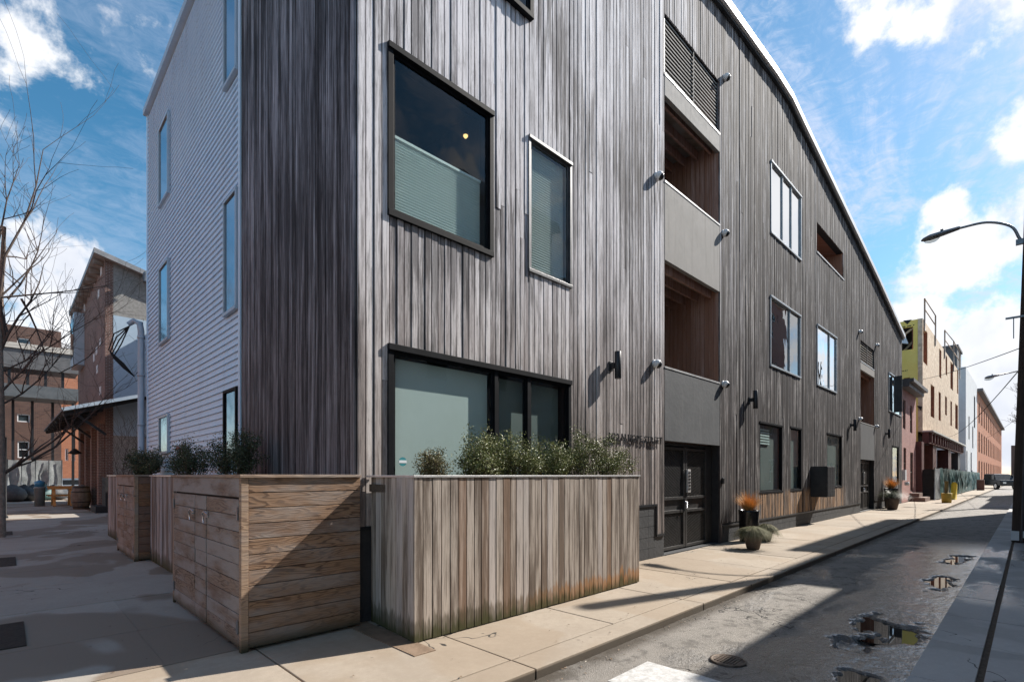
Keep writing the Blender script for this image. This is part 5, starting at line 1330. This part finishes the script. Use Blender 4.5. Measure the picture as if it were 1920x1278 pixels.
# ------------------------------------------------------------------ opposite row of houses (they shade the lane)
OP = [(-3.0, 4.6, 9.0), (4.7, 10.9, 10.3), (11.3, 18.6, 8.5), (19.2, 24.3, 11.3), (24.4, 35.0, 13.1), (40.5, 52, 8.0), (52.2, 64, 8.6)]
mats_ = (CREAM, WHITEW, BR_PINK, CREAM, BR_PINK, CREAM, BR_PINK)
names_ = ('cream rendered row house across the lane nearest the corner', 'white clad row house across the lane, second from the corner', 'low pink brick row house across the lane', 'tall cream rendered house across the lane opposite the balconies',
          'long pink brick house across the lane beyond the pole', 'cream house across the lane after the vacant gap', 'pink brick house across the lane farthest along')
for (a, b, h_), m__, nm in zip(OP, mats_, names_):
    wins = []; q = a + .8
    while q + 1.1 < b:
        z_ = 1.1
        while z_ + 1.6 < h_ - .4: wins.append((q, q + 1.0, z_, z_ + 1.55)); z_ += 3.1
        q += 2.3
    house(nm, a, b, -14.5, -6.6, h_, m__, wins, facing=1, cornice=0.25)
house('unseen brick block added beside the warehouse gable to shade it', 4.2, 20, 21.6, 24.1, 10.1, BR_OLD, [], 'building', name='building')  # added out of view to cast shade on the lower gable wall
hb = house('low brick building across the side street', -20, -11.6, 2, 36, 8.5, BR_RED, [], 'building', name='building')
house('unseen brick block added behind the wood-clad building to shade the side street', 3.0, 20, 11.6, 16.4, 10.8, BR_OLD, [], 'building', name='building')  # added blocker, never seen, stretches the shade along the side pavement

# ------------------------------------------------------------------ side street background (left)
GX, GY = 0.5, 24.2                                     # brick and stucco building with a canopy
sb = thing('warehouse', 'brick warehouse with grey stucco gable, pale lower wall and overhanging shed roof', 'building', (4, 30, 0))
z_top = PX(197, 482, GX)[1]; zl = PY(278, 484, GY)
def ztop(x): return z_top - (x - GX) * 0.32
gm = MB(); gm.box(GX + .3, 9.0, GY, GY + .3, PY(210, 590, GY)[1], z_top, zt=ztop(9.0)); build(gm, 'gable_wall', STUC, sb)
gm = MB(); gm.box(GX + .3, 9.0, GY - .01, GY + .3, 3.4, PY(210, 590, GY)[1] - .005); build(gm, 'lower_wall', PALE, sb)
build(MB().box(GX + .3, 9.0, GY - .005, GY + .3, 0, 3.395), 'base_wall', M('putty_render', (0.30, 0.29, 0.27), (0.37, 0.36, 0.34), 1.5, 0.85, .3), sb)
# west brick wall with small lit openings (irregular)
ye = PX(147, 600, GX)[0]
build(MB().box(GX, GX + .3, GY, ye, 0, z_top), 'brick_wall', BR_OLD, sb)
ev = MB()
for px, py in ((192, 505), (180, 520), (187, 548), (160, 575), (190, 640), (183, 655), (178, 668), (184, 690), (190, 730)):
    y_, z_ = PX(px, py, GX); ev.box(GX - .03, GX - .001, y_, y_ + .45, z_ - .22, z_ + .16)
for px, z0_ in ((185, 9.6), (165, 9.0)): pass
build(ev, 'vents', WHITEW, sb)
rfw = MB(); 
vs = [(GX - 0.42, GY - .35, z_top - .0), (GX - 0.42, ye + .4, z_top - .0), (9.0, ye + .4, ztop(9.0) + .35), (9.0, GY - .35, ztop(9.0) + .35)]
vs += [(v[0], v[1], v[2] + .22) for v in vs]
rfw.add(vs, [(0, 1, 2, 3), (4, 7, 6, 5), (0, 4, 5, 1), (1, 5, 6, 2), (2, 6, 7, 3), (3, 7, 4, 0)]); build(rfw, 'roof', M('grey_metal_roof', (0.2, 0.21, 0.22), (0.3, 0.3, 0.31), 3.0, 0.5), sb)
for q in range(9):
    y_ = GY + .3 + q * (ye - GY - .6) / 8; build(MB().box(GX - .38, GX - .001, y_, y_ + .12, z_top - .32, z_top - .06), 'rafter', PLANKD, sb)
wq = build(MB().box(GX - .45, GX - .002, ye - 3.4, ye - 1.2, PX(150, 690, GX)[1] - .2, PX(150, 605, GX)[1]), 'bay_window', PIPE, sb)
build(MB().box(GX - .47, GX - .455, ye - 3.2, ye - 1.4, PX(150, 680, GX)[1], PX(150, 615, GX)[1]), 'pane', GLASSM, wq)
v1 = PY(272, 520, GY); build(MB().tube([(v1[0], GY - .0, v1[1] - .1), (v1[0], GY - .5, v1[1]), (v1[0], GY - .5, v1[1] - .35)], .16, 10), 'vent_hood', GALV, sb)
build(MB().box(GX + 2.2, 4.5, 16.5, GY - .1, 0.0, 2.9), 'low_wall', M('putty_wall', (0.30, 0.29, 0.27), (0.36, 0.35, 0.33), 1.5, 0.85, .3), sb)
# canopy
Yc = 22.5
xa_, za_ = PY(116, 768, Yc); xb_, zb_ = PY(290, 738, Yc)
cn = thing('canopy', 'dark sloping corrugated canopy on brick piers over the side pavement', 'canopy', (0.3, 28, 0))
cm_ = MB(); nn = 40
vs = []; fs = []
for i in range(nn + 1):
    y_ = Yc + (36 - Yc) * i / nn; w_ = 0.04 if i % 2 else 0.0
    vs += [(xa_, y_, za_ + w_), (xb_, y_, zb_ + w_), (xb_, y_, zb_ + w_ - .06), (xa_, y_, za_ + w_ - .06)]
    if i:
        o_ = (i - 1) * 4; p_ = i * 4
        fs += [(o_, o_ + 1, p_ + 1, p_), (o_ + 3, p_ + 3, p_ + 2, o_ + 2), (o_, p_, p_ + 3, o_ + 3)]
fs += [(0, 3, 2, 1)]
cm_.add(vs, fs); build(cm_, 'roof_sheet', ROOFM, cn)
build(MB().bar((xa_, Yc - .03, za_ + .02), (xb_, Yc - .03, zb_ + .02), .05, .14), 'front_edge', PIPE, cn)
for q in range(7):
    y_ = Yc + .3 + q * 2.1; build(MB().bar((xa_ + .05, y_, za_ - .16), (xb_ - .2, y_, zb_ - .16), .1, .16), 'rafter', DARKMETAL, cn)
for q in range(3):
    y_ = Yc + .5 + q * 4.2; build(MB().bar((xa_ + .5, y_, za_ - .1), (GX - .1, y_, za_ - .9), .08, .1), 'strut', DARKMETAL, cn)
for q in range(4):
    y_ = GY + .1 + q * 2.6; build(MB().box(GX - .22, GX - .01, y_, y_ + .55, 0, 3.9), 'brick_pier', BR_OLD, cn)
    build(MB().box(GX - .06, GX - .012, y_ + .7, y_ + 2.1, 0.1, 3.2), 'dark_doorway', BLACK if q % 2 else M('ochre_door', (0.35, 0.26, 0.05), (0.4, 0.3, 0.07), 3.0, .6), cn)
# brown brick block far behind with steel walkway
Yf = 50.0
xl = PY(-140, 600, Yf)[0]; xc = PY(115, 620, Yf)[0]; zt2 = PY(60, 614, Yf)[1]
def wf(px0, px1, py0, py1, yy=Yf): return (PY(px0, 0, yy)[0], PY(px1, 0, yy)[0], PY(30, py1, yy)[1], PY(30, py0, yy)[1])
house('brown brick block with arched white windows at the end of the side street', xl, xc, Yf, Yf + 12, zt2, BR_BROWN, [wf(32, 56, 632, 668), wf(32, 56, 775, 790), wf(33, 55, 826, 858), wf(-60, -30, 632, 668)], 'building', name='building')
xr2 = PY(152, 620, Yf + 2)[0]
house('sunlit orange brick wing beside the brown brick block', xc + .05, xr2 + 3, Yf + 1, Yf + 12, zt2 - .8, BR_RED, [wf(122, 128, 640, 672, Yf + 1), wf(134, 141, 640, 672, Yf + 1), wf(122, 128, 838, 862, Yf + 1), wf(134, 141, 838, 862, Yf + 1)], 'building', name='building', cornice=.2)  # lit side of the block, its sunlight put into the lighter brick
Yw = 42.0
wk = thing('elevated_walkway', 'grey steel balcony walkway crossing in front of the brown brick block', 'walkway', (-2, Yw, 5))
xw0 = PY(-140, 0, Yw)[0]; xw1 = PY(147, 0, Yw)[0]
build(MB().box(xw0, xw1, Yw, Yw + 3, PY(60, 745, Yw)[1], PY(60, 722, Yw)[1]), 'deck', M('blue_grey_steel', (0.09, 0.105, 0.115), (0.13, 0.145, 0.155), 3.0, 0.6), wk)
build(MB().box(xw0, xw1, Yw, Yw + 2.5, PY(60, 692, Yw)[1], PY(60, 655, Yw)[1]), 'roof_band', M('grey_steel_band', (0.10, 0.105, 0.11), (0.15, 0.15, 0.155), 3.0, 0.6), wk)
build(MB().box(xw0, xw1, Yw - .1, Yw - .002, PY(60, 656, Yw)[1], PY(60, 646, Yw)[1]), 'gutter', CREAM, wk)
for q in range(9):
    x = xw0 + (xw1 - xw0) * q / 8.001; build(MB().box(x, x + .15, Yw + .2, Yw + .35, PY(60, 722, Yw)[1], PY(60, 692, Yw)[1]), 'post', DARKMETAL, wk)
for px in (22, 60, 100, 140): 
    x = PY(px, 0, Yw)[0]; build(MB().box(x, x + .15, Yw + 2.2, Yw + 2.4, 0, PY(60, 745, Yw)[1]), 'leg', DARKMETAL, wk)
# wrapped fence, rubbish heap
tf = thing('mesh_fence', 'pale translucent wrapped fence in front of the brown brick block', 'fence', (-1.5, 40, 0))
xf0 = PY(14, 0, 40)[0]; xf1 = PY(116, 0, 40)[0]; fe_keep = fe; fe = tf
tarp_panel((xf0, 40, 1.0), (xf1, 40, 1.0), 2.5, TARPW, .12, 'mesh_panel')
fe = fe_keep
for q in range(5): build(MB().tube([(xf0 + q * (xf1 - xf0) / 4, 39.9, 0), (xf0 + q * (xf1 - xf0) / 4, 39.9, 2.6)], .03, 6), 'post', GALV, tf)
def sack(x, y, s_, label, mat):
    m_ = MB(); prof = [(0.3 * s_, 0), (0.48 * s_, .1 * s_), (0.5 * s_, .3 * s_), (.38 * s_, .5 * s_), (.15 * s_, .62 * s_), (.05 * s_, .7 * s_)]; m_.lathe(prof, (x, y, 0), 14)
    m_.v = [(v[0] + .12 * s_ * noise.noise(Vector(v) * 2.5), v[1], v[2] + .08 * s_ * noise.noise(Vector(v) * 3.1)) for v in m_.v]
    tag(build(m_, 'refuse_sack', mat), label, 'sack', 'sacks heaped below the pale fence')
SK = M('grey_sack', (0.04, 0.043, 0.046), (0.08, 0.083, 0.087), 5.0, 0.6, .5, .02)
for i, (px, lb, mt) in enumerate(((25, 'large pale grey sack at the left end of the heap by the fence', SK), (45, 'dark sack second from left in the heap by the fence', DARKMETAL), (62, 'grey sack in the middle of the heap by the fence', SK), (80, 'dark green sack right of the middle of the heap by the fence', TARP), (100, 'grey sack at the right end of the heap, beside the car', SK))):
    x = PY(px, 0, 38 + i * .3)[0]; sack(x, 38 + i * .3, 1.45, lb, mt)

# picnic bench
Yb = 30.5
def wx_(px, yy=Yb): return PY(px, 0, yy)[0]
pb = thing('picnic_table', 'orange-brown timber picnic table on the side pavement', 'picnic table', (wx_(115), Yb, 0))
xa, xb = wx_(88), wx_(148)
for q in range(5): build(MB().box(xa, xb, Yb - .35 + q * .15, Yb - .35 + q * .15 + .13, .98, 1.03), 'top_board', BENCHW, pb)
for s_ in (-1, 1):
    for q in range(2): build(MB().box(xa, xb, Yb + s_ * .75 + q * .14 - .1, Yb + s_ * .75 + q * .14 + .03, .52, .57), 'bench_board', BENCHW, pb)
build(MB().box(xa, xb, Yb - .42, Yb - .36, .86, 1.03), 'apron', BENCHW, pb)
for x in (xa + .25, xb - .35):
    for s_ in (-1, 1): build(MB().bar((x, Yb + s_ * .2, 1.0), (x, Yb + s_ * .75, 0.0), .12, .12), 'leg', BENCHW, pb)
    build(MB().bar((x, Yb - .85, .5), (x, Yb + .85, .5), .06, .1), 'crossbar', BENCHW, pb)
bn = build(MB().lathe([(.2, 0), (.22, .9), (.24, .92), (.2, 1.0)], (wx_(75), Yb + .3, 0), 14), 'litter_bin', M('grey_bin', (0.16, 0.2, 0.22), (0.2, 0.25, 0.27), 4.0, .6)); tag(bn, 'grey litter bin at the left end of the picnic table', 'bin')
bt = build(MB().lathe([(.19, 0), (.21, .25), (.05, .32)], (wx_(75), Yb + .3, 1.0), 14), 'blue_bucket', BLUEP); tag(bt, 'bright blue bucket sitting on the litter bin by the picnic table', 'bucket')
def barrel(px, yy, label):
    x = PY(px, 0, yy)[0]; t = thing('barrel', label, 'barrel', (x, yy, 0), 'wooden barrels')
    build(MB().lathe([(.29, 0), (.36, .3), (.385, .55), (.36, .8), (.29, 1.08), (.26, 1.05)], (x, yy, 0), 22), 'staves', BARREL, t)
    for z_, r_ in ((.08, .315), (.3, .366), (.78, .368), (1.0, .32)): build(MB().lathe([(r_, 0), (r_ + .004, .05)], (x, yy, z_), 22), 'hoop', DARKMETAL, t)
barrel(152, 26.6, 'aged wooden barrel with dark hoops, nearest, right of the picnic table')
barrel(165, 30.0, 'second aged wooden barrel standing behind the near one')
x = PY(203, 0, 22.6)[0]
t = thing('notice_board', 'black sandwich board on a low black platform beside the barrels', 'notice board', (x, 22.6, 0))
build(MB().box(x - .45, x + .40, 22.3, 23.9, 0, .28), 'platform', BLACK, t)
build(MB().box(x - .12, x - .06, 22.4, 23.5, .28, 1.5).box(x + .3, x + .36, 22.4, 23.5, .28, 1.5).box(x - .12, x + .36, 22.35, 22.4, .28, 1.5), 'board', BLACK, t)
build(MB().box(x + .02, x + .2, 22.335, 22.349, .6, 1.35), 'poster', M('tan_poster', (0.25, 0.17, 0.1), (0.3, 0.2, 0.12), 2.0, .7), t)
hp = PY(150, 850, 29)
t = thing('hanging_lantern', 'black hanging lantern below the canopy edge', 'lantern', (hp[0] - .2, 29, hp[1]))
build(MB().lathe([(.05, .25), (.3, .0), (.02, -.05)], (hp[0] - .2, 29, hp[1]), 12), 'lamp_shade', BLACK, t); build(MB().tube([(hp[0] - .2, 29, hp[1] + .2), (hp[0] - .2, 29, za_ - .05)], .015, 5), 'rod', BLACK, t)

# dark post and bare trees at the left edge
xp, yp = G(9, 971)
t = thing('steel_post', 'dark slender post at the far left edge', 'post', (xp, yp, 0)); build(MB().tube([(xp, yp, 0), (xp, yp, 3.0)], .055, 8), 'shaft', BLACK, t); build(MB().lathe([(.1, 0), (.08, .1)], (xp, yp, 0), 10), 'foot', BLACK, t)
def tree(label, base, trunk_pts, trunk_r, limbs, depth=4, seed=1, twig=0.006, cat='tree', bud=False, name='bare_tree'):
    rs = random.Random(seed); t = thing(name, label, cat, base)
    tm = MB().tube(trunk_pts, trunk_r, 10); build(tm, 'trunk', BARK, t)
    br = MB()
    def grow(p, d, L_, r_, lv):
        pts = [p]; q = Vector(p); dd = Vector(d); n_ = 5
        for i in range(n_):
            dd = (dd + Vector((rs.gauss(0, .10), rs.gauss(0, .10), 0.06 + rs.gauss(0, .07)))).normalized(); q = q + dd * L_ / n_; pts.append(q.copy())
        rad_ = [max(twig * .5, r_ * (1 - .78 * i / n_)) for i in range(n_ + 1)]
        br.tube(pts, rad_, 6 if r_ > .02 else 4, caps=False)
        if lv <= 0: return
        for i in range(1, n_ + 1):
            for _ in range(2 if lv > 1 else 1):
                if rs.random() < .84:
                    ax = Vector((rs.gauss(0, 1), rs.gauss(0, 1), rs.gauss(0.3, .6))).normalized(); nd = (dd * .75 + ax * .75).normalized()
                    grow(pts[i], nd, L_ * rs.uniform(.38, .62), rad_[i] * .62 + twig * .2, lv - 1)
    for p, d, L_, r_ in limbs: grow(Vector(p), Vector(d).normalized(), L_, r_, depth - 1)
    build(br, 'crown', TWIG, t)
    return t
ty = 13.5; tx = PY(2, 900, ty)[0] + .06
def lm(px0, py0, px1, py1, r_, dx=0.0):
    x0_, z0_ = PY(px0, py0, ty); x1_, z1_ = PY(px1, py1, ty + dx); a = Vector((x0_, ty, z0_)); b = Vector((x1_, ty + dx, z1_)); return (a, b - a, (b - a).length, r_)
tree('leafless tree at the left edge with a pale trunk and long branches reaching right', (tx - .06, ty, 0),
     [(tx - .06, ty, 0), (tx - .07, ty, 3.2), (tx - .10, ty, 5.5), (tx, ty, 8.0)], [.10, .085, .07, .04],
     [lm(-5, 895, 150, 800, .05), lm(60, 862, 265, 755, .032, .3), lm(-8, 745, 130, 650, .035, .2), lm(0, 660, 90, 500, .04), lm(10, 640, 20, 250, .045), lm(15, 560, 140, 440, .028, .4),
      lm(40, 560, 120, 700, .03), lm(-5, 700, 240, 600, .025, -.3), lm(0, 760, 200, 680, .025, .5), lm(-10, 480, 25, 300, .03), lm(110, 700, 250, 640, .014)], depth=3, seed=4)
# dry branch bush near the drainpipe
tree('leafless twiggy bush rising behind the farthest planter', (-0.25, 12.7, 0), [(-0.25, 12.7, 0), (-0.25, 12.7, 0.6)], [.03, .025],
     [((-0.25, 12.7, .6), (U(-.6, .6), U(-.3, .3), 1), U(1.6, 2.6), .014) for _ in range(7)], depth=3, seed=9, twig=.005, name='bare_shrub', cat='shrub')
# bare tree far down the street right
X0 = 60.0
tree('leafless tree far down the lane, seen beside the near utility pole', (X0, -6.3, 0), [(X0, -6.3, 0), (X0, -6.3, 6)], [.16, .1],
     [((X0, -6.3, z_), (dx_, dy_, 1), L_ * .34, .045) for z_, dx_, dy_, L_ in ((5, .2, .9, 7), (6, -.3, .6, 7), (4.5, .3, 1.3, 6), (6, .1, .1, 8), (5, -.5, -.8, 6), (4, -.2, 1.2, 5))], depth=4, seed=12, twig=.018)

# leaf litter and grit along the gutters and wall foot
lit = MB(); rs = random.Random(5)
for q in range(420):
    m_ = rs.random()
    if m_ < .5: x = rs.uniform(-.5, 14); y = KL - abs(rs.gauss(0, .10)) - .01; z_ = road_z(x, y) + .008
    elif m_ < .75: x = rs.uniform(-2.5, 12); y = rs.uniform(KL + .02, -1.05); z_ = .008
    elif m_ < .9: x = rs.uniform(-2.6, -1.2); y = rs.uniform(0, 10); z_ = .008
    else: x = rs.uniform(1, 12); y = KR + abs(rs.gauss(0, .12)) + .01; z_ = road_z(x, y) + .008
    a = rs.uniform(0, 6.28); L_ = rs.uniform(.006, .02); dx_, dy_ = math.cos(a) * L_, math.sin(a) * L_
    lit.add([(x - dx_, y - dy_, z_), (x + dy_ * .5, y - dx_ * .5, z_ + .004), (x + dx_, y + dy_, z_ + .002), (x - dy_ * .5, y + dx_ * .5, z_ + .005)], [(0, 1, 2, 3)], rs.random())
o = build(lit, 'leaf_litter', foliage('dead_leaf', (0.10, 0.06, 0.035), (0.24, 0.15, 0.08), (0.4, 0.33, 0.25)), kind='stuff')
o['label'] = 'scattered dead leaves and grit along the gutter and pavement'; o['category'] = 'litter'
